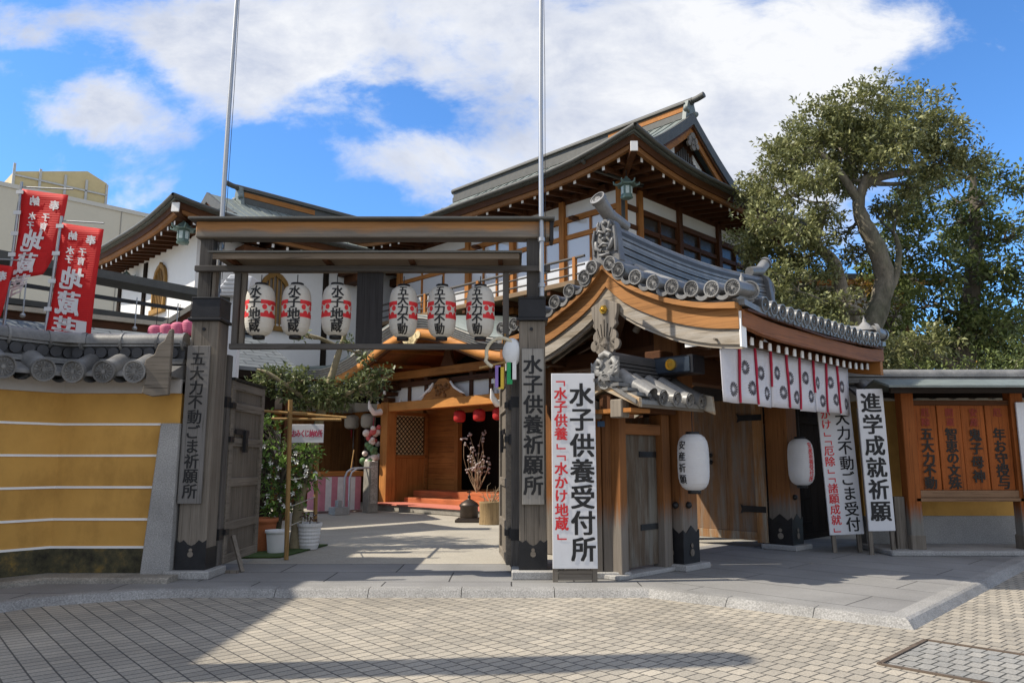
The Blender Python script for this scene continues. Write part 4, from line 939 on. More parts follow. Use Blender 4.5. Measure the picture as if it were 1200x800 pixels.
for u0, u1 in ((7.68, 7.82), (8.62, 8.80)):
    b = MB(); b.box(u0, u1, VW, VW + .2, ZA + .05, 2.12); T.part("jamb", b, W_gate('z'), bevel=.008)
b = MB(); b.box(7.82, 8.62, VW + .02, VW + .16, 1.84, 1.98); T.part("lintel", b, wood("wicket_lintel", (.24, .10, .035), 'x', .3), bevel=.008)
b = MB(); b.box(7.83, 8.61, VW + .10, VW + .14, ZA + .1, 1.84); o = T.part("door", b, wood("wicket_door", (.115, .085, .06), 'z', .4, grey=(.16, .15, .13), grey_amt=.4))
for z in (.62, 1.55): ir = MB(); ir.box(8.22, 8.6, VW + .088, VW + .10, z, z + .075); T.part("strap_hinge", ir, IRON, parent=o)
b = MB(); b.box(7.55, 8.9, VW - .06, VW + .32, ZA, ZA + .055); T.part("sill_stone", b, GRANITE, bevel=.01)
b = MB(); b.box(8.80, 8.86, VW + .05, VW + .12, ZA, 2.1); T.part("rail", b, W_gate('z'))
# plank wall from the sign to the wicket
T = Thing("plank_wall", "orange plank wall weathered grey at the foot, behind the white standing sign", "wall", (.95, 9.66, ZA))
x = .52
for i, wd in enumerate((.13, .16, .17, .15, .14, .16)):
    b = MB(); b.box(x, x + wd - .012, 9.62 - .02 * (i % 2), 9.78, ZA + .08, 2.08); T.part("plank", b, W_gate('z'), bevel=.008); x += wd
b = MB(); b.box(.48, 1.46, 9.55, 9.84, ZA, ZA + .08); T.part("sill_stone", b, GRANITE, bevel=.012)
b = MB(); b.box(.48, 1.44, 9.58, 9.8, 2.08, 2.2); T.part("top_rail", b, W_brown('x'), bevel=.008)
b = MB(); b.box(1.08, 1.17, 9.585, 9.60, 1.93, 2.0); T.part("blue_plate", b, plain("blue_plate", (.02, .07, .16), .5))

# ------------------------------------------------------------------ curtain with chrysanthemum crests
T = Thing("crest_curtain", "white nine panel curtain with dark flower crests and red cords, under the gate eave", "curtain", (10.4, 4.74, 2.95), grid=True)
CU0, CU1, CV = 8.40, 12.42, 4.74; pw = (CU1 - CU0) / 9
def cfold(u, z): return .018 * math.sin(u * 7.0 + 1.2 * z) * (2.98 - z) / .75 + .008 * math.sin(u * 19)
for i in range(9):
    a, c = CU0 + pw * i + .006, CU0 + pw * (i + 1) - .006; b = MB(); lo = 2.225 + .012 * math.sin(i * 2.1)
    P = [[(u, CV + cfold(u, z), z) for u in np.linspace(a, c, 7)] for z in np.linspace(lo, 2.97, 8)]
    b.slab(P, (0, .006, 0), True); o = T.part("curtain_panel", b, CLOTHW)
    cr = MB()
    for (cu_, cz_) in (((a + c) / 2 - pw * .18, 2.66), ((a + c) / 2 + pw * .2, 2.40)) if i % 2 == 0 else (((a + c) / 2 - pw * .12, 2.70), ((a + c) / 2 + pw * .2, 2.44)):
        if i == 0 and cz_ > 2.5: continue
        for kk in range(16):
            an = 2 * math.pi * kk / 16; w = math.pi / 16 * .74
            def q(rad, t): uu_ = cu_ + rad * math.cos(t); zz_ = cz_ + rad * math.sin(t); return (uu_, CV + cfold(uu_, zz_) - .005, zz_)
            cr.add([q(.022, an), q(.07, an - w), q(.092, an - w * .75), q(.098, an), q(.092, an + w * .75), q(.07, an + w)], [tuple(range(6))])
    T.part("flower_crest", cr, plain("crest_dye", (.05, .045, .055), .8, .1), parent=o)
for i in range(1, 9):
    u = CU0 + pw * i; b = MB(); zb = 2.235 if i % 3 else 2.5
    b.tube([(u + .006 * math.sin(z * 9 + i), CV + cfold(u, z) - .012, z) for z in np.linspace(2.98, zb, 9)], [.020] * 4 + [.016] * 5, 8); T.part("cord", b, CORD)
b = MB(); b.tube([(CU0 - .12, CV + .01, 2.99), (CU1 + .1, CV + .01, 2.99)], .016, 8); T.part("curtain_rod", b, W_grey('x'))

# white lanterns of the gate
x, y = XY(8.66, 5.34)
lantern("paper_lantern", "white lantern with small black writing, in front of the gate's near post", (x, y, 1.49), .20, .72, PAPERW, "安産祈願", False, yaw=R(-58), ink=INK, tcell=.145, tsize=.12, cord=.42)
x, y = XY(11.98, 5.41)
T = lantern("paper_lantern", "white lantern with a column of red writing, before the gate's far post", (x, y, 1.49), .20, .74, PAPERW, "安産祈祷受付所", False, yaw=R(28), ink=REDINK, tcell=.088, tsize=.094, cord=.5)

# ================================================================== hip-and-gable roofed halls
def irimoya(T, name, place, L, W, ze, rise, curve, gs, sori=.28, thick=.26, over=.5, ridge_h=.5, far_gable=True, ridge_end=.0):
    """roof in hall coordinates: s along the ridge from the near hip eave, w across; place(s, w) -> frame x, y.
       gs = distance of the gable from the near eave"""
    H = W / 2
    def f(d): return ze + rise * (curve * (d / H) + (1 - curve) * (d / H) ** 2)
    def corner(s, w):
        ds, dw = min(s, L - s), min(w, W - w)
        return sori * max(0, 1 - max(ds, dw) / 3.6) ** 2 if min(ds, dw) < 3.6 else 0
    def up(s, w): return f(min(w, W - w)) + corner(s, w)
    def hip(s, w): return min(f(min(w, W - w)), f(min(s, L - s))) + corner(s, w)
    def pt(s, w, z): x, y = place(s, w); return (x, y, z)
    b = MB()
    ws = sorted(set(list(np.linspace(0, W, 25)) + [0.01, W - .01]))
    ss = list(np.linspace(gs, L - gs if far_gable else L, 17))
    b.slab([[pt(s, w, up(s, w)) for s in ss] for w in ws], (0, 0, -.16))                      # main slopes with the gable overhang
    sh = [0, .3, .6, 1.0, 1.5, 2.0, 2.5] ; sh = [x for x in sh if x < gs + over] + [gs + over]
    b.slab([[pt(s, w, hip(s, w) - .004) for s in sh] for w in ws], (0, 0, -.16))
    if far_gable: b.slab([[pt(L - s, w, hip(s, w) - .004) for s in sh] for w in ws], (0, 0, -.16))
    rf = T.part(name, b, COPPER)
    # seams of the sheet roof
    sm = MB()
    for s in np.arange(gs + .15, L - gs, .42):
        for lo, hi in ((0.02, H - .15), (W - .02, H + .15)):
            pts = [pt(s, w, up(s, w) + .012) for w in np.linspace(lo, hi, 8)]
            for i in range(7): sm.bar(pts[i], pts[i + 1], .035, .03)
    for w in np.arange(.3, W - .2, .42):
        m_ = min(w, W - w, gs + over)
        pts = [pt(s, w, hip(s, w) + .012) for s in np.linspace(.02, max(.2, m_), 5)]
        for i in range(4): sm.bar(pts[i], pts[i + 1], .035, .03)
    T.part("roof_seam", sm, COPPER, parent=rf)
    # layered eave edge all round, gutter, soffit
    def rim(inset, drop, n=20):
        a = [(s, inset) for s in np.linspace(inset, L - inset, n)] + [(L - inset, w) for w in np.linspace(inset, W - inset, n)][1:] + [(s, W - inset) for s in np.linspace(L - inset, inset, n)][1:] + [(inset, w) for w in np.linspace(W - inset, inset, n)][1:-1]
        return [Vector(pt(s, w, ze + corner(s, w) - drop)) for s, w in a]
    def band(mat, nm, i0, d0, i1, d1, i2, d2, i3, d3):
        m = MB(); A, B_, C_, D = rim(i0, d0), rim(i1, d1), rim(i2, d2), rim(i3, d3); n = len(A); vs = A + B_ + C_ + D; fs = []
        for i in range(n):
            j = (i + 1) % n
            for q in range(4): fs.append((q * n + i, q * n + j, ((q + 1) % 4) * n + j, ((q + 1) % 4) * n + i))
        m.add(vs, fs); return T.part(nm, m, mat, parent=rf)
    band(COPPERD, "eave_edge", -.02, .02, .03, .18, .35, .18, .35, .02)
    band(W_brown('x'), "eave_fascia", .10, .18, .12, .36, .22, .36, .22, .18)
    band(wood("eave_lath", (.23, .105, .038), 'x', .3), "eave_lath", .17, .36, .19, .47, .30, .47, .30, .36)
    gt = MB(); P = rim(-.07, .10, 14); P.append(P[0]); gt.tube(P, .062, 8, cap=False); T.part("gutter", gt, COPPERD, parent=rf)
    return rf, f, corner, up, hip, pt

def rafters(T, pt, corner, ze, L, W, sides, step=.48, length=1.5, mats=None, per=None):
    me = None
    for (kind, a0, a1) in sides:
        for a in np.arange(a0, a1, step):
            if kind == 'w0': p, q, c = (a, .34), (a, .34 + length), corner(a, .3)
            elif kind == 's0': p, q, c = (.34, a), (.34 + length, a), corner(.3, a)
            P = Vector(pt(*p, ze - .55 + c * .9)); Q = Vector(pt(*q, ze - .34 + c * .25)); d = Q - P
            if me is None:
                m = MB(); m.m(0).bar((0, 0, 0), (0, 1, 0), .085, .12); m.m(1).box(-.04, .04, -.016, -.004, -.058, .058); me = mesh_of("rafter", m)
                o = link("rafter", me, [W_brown('y'), WHITE], T.e)
            else: o = bpy.data.objects.new("rafter", me); COL.objects.link(o); o.parent = T.e
            o.location = P - Vector(T.org); o.rotation_mode = 'QUATERNION'; o.rotation_quaternion = d.to_track_quat('Y', 'Z'); o.scale = (1, d.length, 1)

def gable_face(T, pt, up, gs, W, base_d, setback, dark=True):
    """the triangular gable: copper verge, orange barge board, plaster and lattice behind"""
    H = W / 2; s0 = gs
    def curve(off, s, ds): return [Vector(pt(s, w, up(s, w) - off)) for w in ds]
    L_ = list(np.linspace(base_d, H, 9)); R_ = list(np.linspace(H, W - base_d, 9))[1:]
    ds = L_ + R_
    for nm, o0, o1, sa, sb, mat in (("verge_edge", -.03, .34, s0 - .02, s0 + .10, COPPERD), ("gable_barge", .345, .66, s0 + .10, s0 + .16, W_orange('x')), ("gable_barge_strip", .30, .42, s0 + .03, s0 + .099, W_brown('x'))):
        b = MB(); A, B_, C_, D = curve(o0, sa, ds), curve(o1, sa, ds), curve(o1, sb, ds), curve(o0, sb, ds); n = len(A)
        vs = A + B_ + C_ + D; fs = []
        for i in range(n - 1):
            for q in range(4): fs.append((q * n + i, q * n + i + 1, ((q + 1) % 4) * n + i + 1, ((q + 1) % 4) * n + i))
        fs += [(0, n, 2 * n, 3 * n), (n - 1, 4 * n - 1, 3 * n - 1, 2 * n - 1)]; b.add(vs, fs); T.part(nm, b, mat)
    zb = up(s0, base_d) - .3
    b = MB(); P = [Vector(pt(s0 + setback, w, up(s0, w) - .4)) for w in ds]; q = Vector(pt(s0 + setback + .1, H, 0)) - Vector(pt(s0 + setback, H, 0))
    b.prism([Vector(pt(s0 + setback, ds[0], zb - .9))] + P + [Vector(pt(s0 + setback, ds[-1], zb - .9))], q); T.part("gable_wall", b, W_brown('x'))
    lat = MB()
    for w in np.arange(H - 1.6, H + 1.61, .13):
        z1 = up(s0, w) - 1.0
        if z1 > zb + .2: lat.bar(pt(s0 + setback - .06, w, zb - .1), pt(s0 + setback - .06, w, z1), .05, .05, up=(1, 0, 0))
    T.part("gable_lattice", lat, W_dgrey('z'))
    for sgn in (-1, 1):
        b = MB(); ws = np.linspace(.55, 1.75, 6)
        A = [Vector(pt(s0 + setback - .05, H + sgn * w, up(s0, H + sgn * w) - .70)) for w in ws]; B_ = [Vector(pt(s0 + setback - .05, H + sgn * w, up(s0, H + sgn * w) - .98)) for w in ws]
        b.slab([A, B_], Vector(pt(s0 + setback, H, 0)) - Vector(pt(s0 + setback - .04, H, 0))); T.part("gable_plaster", b, PLASTER)
    c = MB()
    for (y, z, r) in ((0, -.95, .13), (-.14, -.88, .12), (.14, -.88, .12), (-.24, -1.04, .09), (.24, -1.04, .09), (0, -1.12, .11), (0, -.75, .13)):
        cc = Vector(pt(s0 + .02, H + y, up(s0, H) + z)); ax = (Vector(pt(s0 + .02, H + 1, 0)) - Vector(pt(s0 + .02, H, 0))).normalized()
        c.prism([cc + ax * r * math.cos(a) + Vector((0, 0, r * math.sin(a))) for a in np.linspace(0, 2 * math.pi, 13)[:-1]], Vector(pt(s0 + .09 + r * .05, H, 0)) - Vector(pt(s0 + .02, H, 0)))
    T.part("gable_pendant", c, W_grey('z'))

def roof_ridge(T, pt, up, s0, s1, W, h, end_sgn=True):
    H = W / 2; z = up(s0 + 1, H)
    b = MB(); ax = (Vector(pt(0, H + 1, 0)) - Vector(pt(0, H, 0)))
    def prof(sa, sb, w, z0, z1):
        A = [[Vector(pt(s, H - w, z + z0)) for s in (sa, sb)], [Vector(pt(s, H + w, z + z0)) for s in (sa, sb)]]; b.slab(A, (0, 0, z1 - z0))
    prof(s0 + .3, s1 - .3, .20, -.12, h * .18); prof(s0 + .3, s1 - .3, .15, h * .18, h * .72); prof(s0 + .28, s1 - .28, .24, h * .72, h * .82)
    b.tube([pt(s0 + .1, H, z + h * .93), pt(s1 - .1, H, z + h * .93)], .12, 12); T.part("ridge", b, COPPERD)
    w_ = MB()
    for sg in (-1, 1):
        A = [[Vector(pt(s, H + sg * .152, z + h * .26)) for s in (s0 + .35, s0 + 3.4)], [Vector(pt(s, H + sg * .152, z + h * .62)) for s in (s0 + .35, s0 + 3.4)]]
        w_.slab(A, ax * sg * .02)
    T.part("ridge_board", w_, W_orange('x'))
    e = MB(); P = [(-.36, -.25), (-.30, .05), (-.22, h * .6), (-.15, h * .95), (0, h * 1.05), (.15, h * .95), (.22, h * .6), (.30, .05), (.36, -.25)]
    e.prism([Vector(pt(s0 + .16, H + y, z + q)) for y, q in P], Vector(pt(s0 + .30, H, 0)) - Vector(pt(s0 + .16, H, 0)))
    for y in (-.3, -.2, .2, .3): e.ball(pt(s0 + .18, H + y, z + .02 + abs(y) * .3), .09, 8)
    T.part("ridge_ornament", e, COPPER)
    t = MB(); t.tube([pt(s0 - .32, H, z + h * 1.08), pt(s0 - .05, H, z + h * .97), pt(s0 + .5, H, z + h * .93)], [.10, .10, .09], 14); T.part("ridge_tube", t, COPPERD)

def eave_lantern(label, p, size=1.0, chain=.3):
    x, y, z = p; T = Thing("bronze_lantern", label, "lantern", (x, y, z), group=None); T.org = (0, 0, 0); k = size
    b = MB(); b.lathe([(.09 * k, -.24 * k), (.14 * k, -.22 * k), (.15 * k, -.18 * k), (.13 * k, -.17 * k), (.135 * k, .08 * k), (.17 * k, .09 * k)], n=6, smooth=False)
    T.part("body", b, BRONZE)
    b = MB(); b.lathe([(.24 * k, .08 * k), (.25 * k, .105 * k), (.16 * k, .16 * k), (.08 * k, .25 * k), (.04 * k, .27 * k), (.03 * k, .31 * k)], n=6, smooth=False)
    for i in range(6): a = math.pi * i / 3; b.tube([(.22 * k * math.cos(a), .22 * k * math.sin(a), .10 * k), (.29 * k * math.cos(a), .29 * k * math.sin(a), .12 * k), (.30 * k * math.cos(a), .30 * k * math.sin(a), .18 * k)], [.03 * k, .025 * k, .012 * k], 6)
    T.part("canopy", b, BRONZE)
    b = MB(); 
    for i in range(6): a = math.pi * (i + .5) / 3; b.box(-.04 * k, .04 * k, -.004, .004, -.13 * k, .05 * k, Matrix.Rotation(a + math.pi / 2, 4, 'Z') @ Matrix.Translation((0, -.122 * k, 0)))
    T.part("window_screen", b, plain("lantern_screen", (.42, .50, .48), .5, .4, 30))
    b = MB(); b.tube([(0, 0, .3 * k), (0, 0, .3 * k + chain)], .012, 6); T.part("chain", b, IRON)

# ------------------------------------------------------------------ main hall
MU, MV, MW, ML = 14.85, 10.5, 10.9, 13.2
T = Thing("main_hall", "large two storey temple hall with a curved copper roof, white plaster and orange timber", "temple hall", (20.3, 16.0, 0), grid=True)
pl = lambda s, w: (MU + w, MV + s)
rf, f, corner, up, hip, pt = irimoya(T, "roof", pl, ML, MW, 9.48, 3.05, .62, 1.55, far_gable=False, sori=.42)
gable_face(T, pt, up, 1.55, MW, 2.0, .45); roof_ridge(T, pt, up, 1.45, ML + .3, MW, .48)
rafters(T, pt, corner, 9.55, ML, MW, (('w0', .75, ML - .5),), .50)
rafters(T, pt, corner, 9.55, ML, MW, (('s0', .75, MW - .5),), .50)
dk = MB(); dk.slab([[pt(s, w, 9.55 - .33 + (.12 if min(s, ML - s, w, MW - w) > 1 else 0) + corner(s, w) * .8) for s in (.25, .8, 1.7, ML / 2, ML - 1.7, ML - .8, ML - .25)] for w in (.25, .8, 1.7, MW / 2, MW - 1.7, MW - .8, MW - .25)], (0, 0, -.03)); T.part("eave_soffit", dk, wood("soffit_board", (.075, .032, .014), 'x', .3))
hr = MB(); hr.bar(pt(.1, .1, 9.33), pt(1.7, 1.7, 9.2), .16, .22); o = T.part("hip_rafter", hr, W_brown('x')); h2 = MB(); h2.bar(pt(.05, .05, 9.335), pt(.085, .085, 9.335), .18, .25); T.part("hip_rafter_end", h2, WHITE, parent=o)
WU0, WU1, WV0, WV1 = MU + 1.45, MU + MW - 1.45, MV + 1.5, MV + ML - 1.4
core = MB(); core.box(WU0 + .25, WU1, WV0 + .25, WV1, 0, 8.9); T.part("inner_wall", core, W_dark('z'))
# upper storey walls: left face (u = WU0, along v) and right face (v = WV0, along u)
for nm, z0, z1, m in (("upper_plaster", 8.58, 9.02, PLASTER),):
    b = MB(); b.box(WU0 + .06, WU0 + .2, WV0 + .1, WV1, z0, z1); T.part(nm, b, m)
    b = MB(); b.box(WU0 + .1, WU1, WV0 + .06, WV0 + .2, z0, z1); T.part(nm, b, m)
for z0, z1, p in ((9.0, 9.24, .02), (8.44, 8.60, .0), (7.92, 8.06, .02), (6.35, 6.6, .0)):
    b = MB(); b.box(WU0 + p, WU0 + .22, WV0 + .07, WV1, z0, z1); T.part("wall_beam", b, W_orange('y') if z0 < 8.9 else W_brown('y'), bevel=.01)
    b = MB(); b.box(WU0 + .07, WU1, WV0 + p, WV0 + .22, z0, z1); T.part("wall_beam", b, W_brown('x'), bevel=.01)
vposts = [WV0 + .12, WV0 + 2.2, WV0 + 4.3, WV0 + 6.4, WV1 - .1]; uposts = [WU0 + .12, WU0 + .85, WU0 + 2.9, WU0 + 5.2, WU0 + 7.4]
for v in vposts[1:]: b = MB(); b.box(WU0 - .05, WU0 + .2, v - .10, v + .10, 6.0, 9.1); T.part("wall_post", b, W_orange('z'), bevel=.01)
for u in uposts[1:]: b = MB(); b.box(u - .10, u + .10, WV0 - .05, WV0 + .2, 4.0, 9.1); T.part("wall_post", b, W_orange('z') if u < WU0 + 1 else W_brown('z'), bevel=.01)
b = MB(); b.box(WU0 - .07, WU0 + .17, WV0 - .07, WV0 + .17, 0, 9.2); T.part("corner_post", b, W_orange('z'), bevel=.012)
b = MB(); b.box(WU0 + .18, WU0 + .72, WV0 + .055, WV0 + .19, 4.5, 8.6); T.part("corner_plaster", b, PLASTER)
for i in range(len(vposts) - 1):        # windows of the upper storey: frame, panes
    a, c = vposts[i] + .11, vposts[i + 1] - .11; n = 3 if i else 2; st = (c - a) / n
    for z0, z1 in ((8.07, 8.43), (6.61, 7.91)):
        fr = MB()
        for k in range(n + 1): fr.box(WU0 + .02, WU0 + .10, a + st * k - .03, a + st * k + .03, z0, z1)
        o = T.part("window", fr, W_orange('z'))
        g = MB(); g.box(WU0 + .07, WU0 + .085, a, c, z0, z1); T.part("pane", g, GLASSY, parent=o)
for i in range(1, len(uposts) - 1):
    a, c = uposts[i] + .11, uposts[i + 1] - .11; n = 2; st = (c - a) / n
    fr = MB()
    for k in range(n + 1): fr.box(a + st * k - .03, a + st * k + .03, WV0 + .02, WV0 + .10, 7.2, 8.43)
    fr.box(a, c, WV0 + .03, WV0 + .09, 7.5, 7.56)
    o = T.part("window", fr, W_brown('z')); g = MB(); g.box(a, c, WV0 + .11, WV0 + .125, 7.2, 8.43); T.part("pane", g, plain("dark_pane", (.05, .04, .032), .25, .3, 3, 0), parent=o)
for v in np.arange(WV0 + .6, WV1, 1.05):
    b = MB(); b.box(WU0 - .25, WU0 + .05, v - .09, v + .09, 8.42, 8.50); b.box(WU0 - .14, WU0 + .03, v - .13, v + .13, 9.02, 9.18); T.part("bracket", b, W_brown('y'))
# balcony along the left face
b = MB(); b.box(WU0 - 1.0, WU0 - .02, WV0 + .9, WV1, 6.22, 6.36); T.part("balcony_floor", b, wood("balcony_boards", (.22, .15, .09), 'y', .3), bevel=.01)
for v in np.arange(WV0 + .95, WV1, 1.3):
    b = MB(); b.box(WU0 - .98, WU0 - .88, v - .05, v + .05, 6.36, 7.0); T.part("balcony_post", b, W_orange('z'))
for z, w in ((6.98, .04), (6.75, .028), (6.52, .028)): b = MB(); b.tube([(WU0 - .93, WV0 + .6, z), (WU0 - .93, WV1, z)], w, 8); T.part("balcony_rail", b, W_dgrey('y'))
for v in np.arange(WV0 + 1.0, WV1, .9): b = MB(); b.box(WU0 - .95, WU0 - .02, v - .06, v + .06, 6.08, 6.22); T.part("balcony_joist", b, W_brown('x'))
pipe = MB(); pipe.tube([pt(1.7, .0, 9.42), pt(1.75, .35, 9.3), (MU + 1.9, MV + 1.1, 9.05), (MU + 1.3, MV + 1.35, 8.95), (MU + 1.3, MV + 1.38, 4)], .055, 8); T.part("downpipe", pipe, COPPERD)
# ground storey along the left face: dark room openings and plank wall
b = MB(); b.box(WU0 - .2, WU0 + .3, WV0 + 9.0, WV1 + 6, 0, 3.1); T.part("lower_wall", b, W_dark('z'))
eave_lantern("green bronze lantern hung under the main hall's eave corner", (*XY(MU + .85, MV + .9), 8.62), 1.15, .4)

# ------------------------------------------------------------------ entrance porch with the undulating gable
T = Thing("entrance_porch", "orange timber entrance porch with an undulating gable, steps and lattice window", "porch", (13.9, 16.6, ZA), grid=True)
PC = 16.6
kd = [0, .6, 1.2, 2.0, 2.8, 3.6, 4.4, 5.2, 5.9, 7.5]; kz = [5.45, 5.40, 5.24, 4.93, 4.63, 4.45, 4.40, 4.45, 4.55, 4.62]
def kz_(v): return interp(kd, kz, abs(v - PC))
vs_ = np.linspace(PC - 5.9, PC + 5.9, 49)
def kslab(u0, u1, off0, th, mat, nm, v0=None, v1=None, drop=.0):
    b = MB(); q = [v for v in vs_ if (v0 is None or v0 <= v - PC <= v1)]
    b.slab([[(u0, v, kz_(v) + off0), (u1, v, kz_(v) + off0 + drop)] for v in q], (0, 0, -th), True); return T.part(nm, b, mat)
k0 = kslab(12.5, 16.4, .03, .05, COPPER, "roof", drop=.5)
for kx in range(5): q = kslab(12.48 + .035 * kx, 12.9, -.025 - .062 * kx, .050, PALEROOF, "roof_layer"); q.parent = k0
q = kslab(12.66, 16.3, -.335, .05, wood("porch_soffit", (.23, .09, .03), 'y', .35), "soffit", drop=.3)
q = kslab(12.60, 12.72, -.345, .24, wood("porch_barge", (.42, .18, .05), 'y', .25), "barge_board", -4.6, 4.6)
q = kslab(12.64, 12.75, -.59, .05, W_brown('y'), "barge_strip", -4.5, 4.5)
for d in np.linspace(-4.2, 4.2, 10):
    b = MB(); b.bar((12.9, PC + d, kz_(PC + d) - .47), (15.2, PC + d, kz_(PC + d) - .35), .10, .10); T.part("rafter", b, W_orange('x'))
# pale gilt pendant at the crown
p = MB()
for (y, z, r) in ((0, 4.86, .16), (-.18, 4.86, .14), (.18, 4.86, .14), (-.36, 4.92, .11), (.36, 4.92, .11), (0, 4.74, .11), (-.14, 4.74, .09), (.14, 4.74, .09)): p.prism([(12.58, PC + y + r * math.cos(a), z + r * math.sin(a)) for a in np.linspace(0, 2 * math.pi, 13)[:-1]], (.05 + r * .05, 0, 0))
T.part("gable_pendant", p, plain("pale_gilt", (.62, .50, .27), .5, .35, 20, .4))
for v in (19.3, 13.9):
    b = MB(); b.box(13.72, 14.08, v - .18, v + .18, ZA + .12, 3.3); o = T.part("post", b, W_orange('z'), bevel=.015)
    b = MB(); b.box(13.6, 14.2, v - .3, v + .3, ZA, ZA + .12); T.part("base_stone", b, GRANITE, bevel=.015)
    for q in range(3): b = MB(); b.box(13.9 - .16 - .14 * q, 13.9 + .16 + .14 * q, v - .16 - .14 * q, v + .16 + .14 * q, 3.32 + .17 * q, 3.44 + .17 * q); T.part("bracket_block", b, W_brown('x'), bevel=.01)
    w = MB()
    for sg in (-1, 1):
        w.tube([(13.9, v + sg * .2, 3.18), (13.9, v + sg * .42, 3.10), (13.9, v + sg * .56, 3.22), (13.9, v + sg * .60, 3.38)], [.09, .08, .06, .02], 8)
        w.box(13.5, 13.512, v + sg * .3 - .06, v + sg * .3 + .06, 3.5, 3.62)
    w.tube([(13.6, v, 3.0), (13.35, v, 2.95), (13.2, v, 3.1), (13.15, v, 3.32)], [.1, .09, .07, .02], 8)
    T.part("bracket_nose", w, WHITE)
b = MB(); b.box(13.76, 14.02, 13.5, 19.75, 3.0, 3.27); T.part("front_beam", b, wood("porch_beam", (.46, .20, .055), 'y', .2), bevel=.015)
b = MB(); b.box(13.95, 14.15, 13.3, 20.0, 3.98, 4.22); o = T.part("tie_beam", b, W_orange('y'), bevel=.015)
for v in (13.28, 20.02): b = MB(); b.box(13.93, 14.17, v - .012, v + .012, 3.96, 4.24); T.part("tie_beam_end", b, WHITE, parent=o)
b = MB(); b.box(14.02, 14.08, 13.6, 19.6, 3.28, 3.72); T.part("plaster_band", b, PLASTER)
for v in (14.8, 15.6, 17.6, 18.4): b = MB(); b.box(13.98, 14.1, v - .07, v + .07, 3.27, 3.98); T.part("strut", b, W_brown('z'))
b = MB(); b.box(13.9, 14.1, 13.4, 19.9, 3.72, 3.86); T.part("upper_rail", b, W_brown('y'))
fl = MB(); P = [(-.95, 3.27), (-.80, 3.40), (-.52, 3.52), (-.36, 3.70), (-.15, 3.84), (.15, 3.84), (.36, 3.70), (.52, 3.52), (.80, 3.40), (.95, 3.27)]
fl.prism([(13.78, PC + y, z) for y, z in P], (.1, 0, 0)); o = T.part("frog_leg_strut", fl, W_orange('y'), bevel=.01)
w = MB()
for sg in (-1, 1): w.tube([(13.76, PC + sg * .38, 3.72), (13.75, PC + sg * .56, 3.55), (13.75, PC + sg * .85, 3.40), (13.75, PC + sg * 1.0, 3.34)], [.03, .04, .035, .01], 6)
T.part("strut_edge", w, WHITE, parent=o)
w = MB()
rr = random.Random(3)
for _ in range(26): w.ball((13.77, PC + rr.uniform(-.34, .34), 3.34 + rr.uniform(0, .32)), rr.uniform(.03, .06), 6)
T.part("carved_flowers", w, wood("carving", (.22, .10, .04), 'y', .4), parent=o)
b = MB(); b.prism([(13.95, PC - .3, 4.22), (13.95, PC - .18, 4.45), (13.95, PC - .09, 4.75), (13.95, PC + .09, 4.75), (13.95, PC + .18, 4.45), (13.95, PC + .3, 4.22)], (.12, 0, 0)); T.part("king_strut", b, W_brown('z'))
# steps, floor, inner walls
b = MB(); b.box(13.3, 16.2, 13.3, 19.7, ZA, ZA + .17); T.part("stone_step", b, STONE, bevel=.015)
b = MB(); b.box(13.25, 14.2, 13.3, 19.25, ZA + .17, ZA + .20); T.part("red_mat", b, plain("red_mat", (.52, .17, .12), .9, .15, 8))
for i, (u, z) in enumerate(((14.25, .42), (14.6, .62))): b = MB(); b.box(u, 16.2, 13.6, 18.9, ZA + .17, z); T.part("step", b, wood("step_wood", (.44, .14, .06), 'y', .25), bevel=.012)
# side wall with the lattice window
b = MB(); b.box(14.08, 15.4, 19.22, 19.30, ZA + .2, 1.60); T.part("side_panel", b, W_orange('z'))
b = MB(); b.box(14.08, 15.4, 19.19, 19.33, 1.60, 1.70); b.box(14.08, 15.4, 19.19, 19.33, 2.92, 3.02); b.box(15.26, 15.4, 19.19, 19.33, .3, 3.0); T.part("window_frame", b, W_orange('x'), bevel=.008)
b = MB(); b.box(14.08, 15.26, 19.28, 19.30, 1.70, 2.92); T.part("window_paper", b, paper_mat("amber_paper", (.80, .62, .34), .2))
b = MB()
for q in np.arange(-1.2, 1.25, .155):
    for sg in (-1, 1):
        pts = []
        for t in np.linspace(0, 1, 40):
            u = 14.08 + 1.18 * t; z = 2.31 + sg * (u - 14.67) * 1.02 + q
            if 1.70 < z < 2.92: pts.append((u, 19.26 - .008 * (sg > 0), z))
        if len(pts) > 1: b.bar(pts[0], pts[-1], .018, .02)
T.part("lattice", b, W_dark('x'))
for i in range(15): b = MB(); z = .62 + .165 * i; b.box(15.42, 15.5, 17.85, 19.3, z, z + .158); T.part("wall_board", b, W_orange('y'))
b = MB(); b.box(15.36, 15.54, 17.72, 17.88, .6, 3.1); T.part("door_post", b, W_orange('z'), bevel=.01)
b = MB(); b.box(15.38, 15.52, 13.4, 19.3, 2.98, 3.14); T.part("door_lintel", b, W_orange('y'))
b = MB(); b.box(16.9, 17.0, 13.0, 18.2, .5, 3.4); T.part("inner_screen", b, wood("inner_screen", (.07, .035, .02), 'z', .5))
b = MB(); b.box(15.3, 17.0, 13.3, 13.4, .3, 3.3); T.part("inner_side_wall", b, W_dark('z'))
b = MB(); b.box(16.2, 16.95, 13.5, 17.7, .6, .64); T.part("inner_floor", b, W_orange('y'))
b = MB(); b.box(16.5, 16.9, 15.0, 16.6, .64, 1.5); b.box(16.55, 16.85, 15.3, 16.3, 1.5, 2.3); T.part("altar", b, W_dark('z'), bevel=.01)
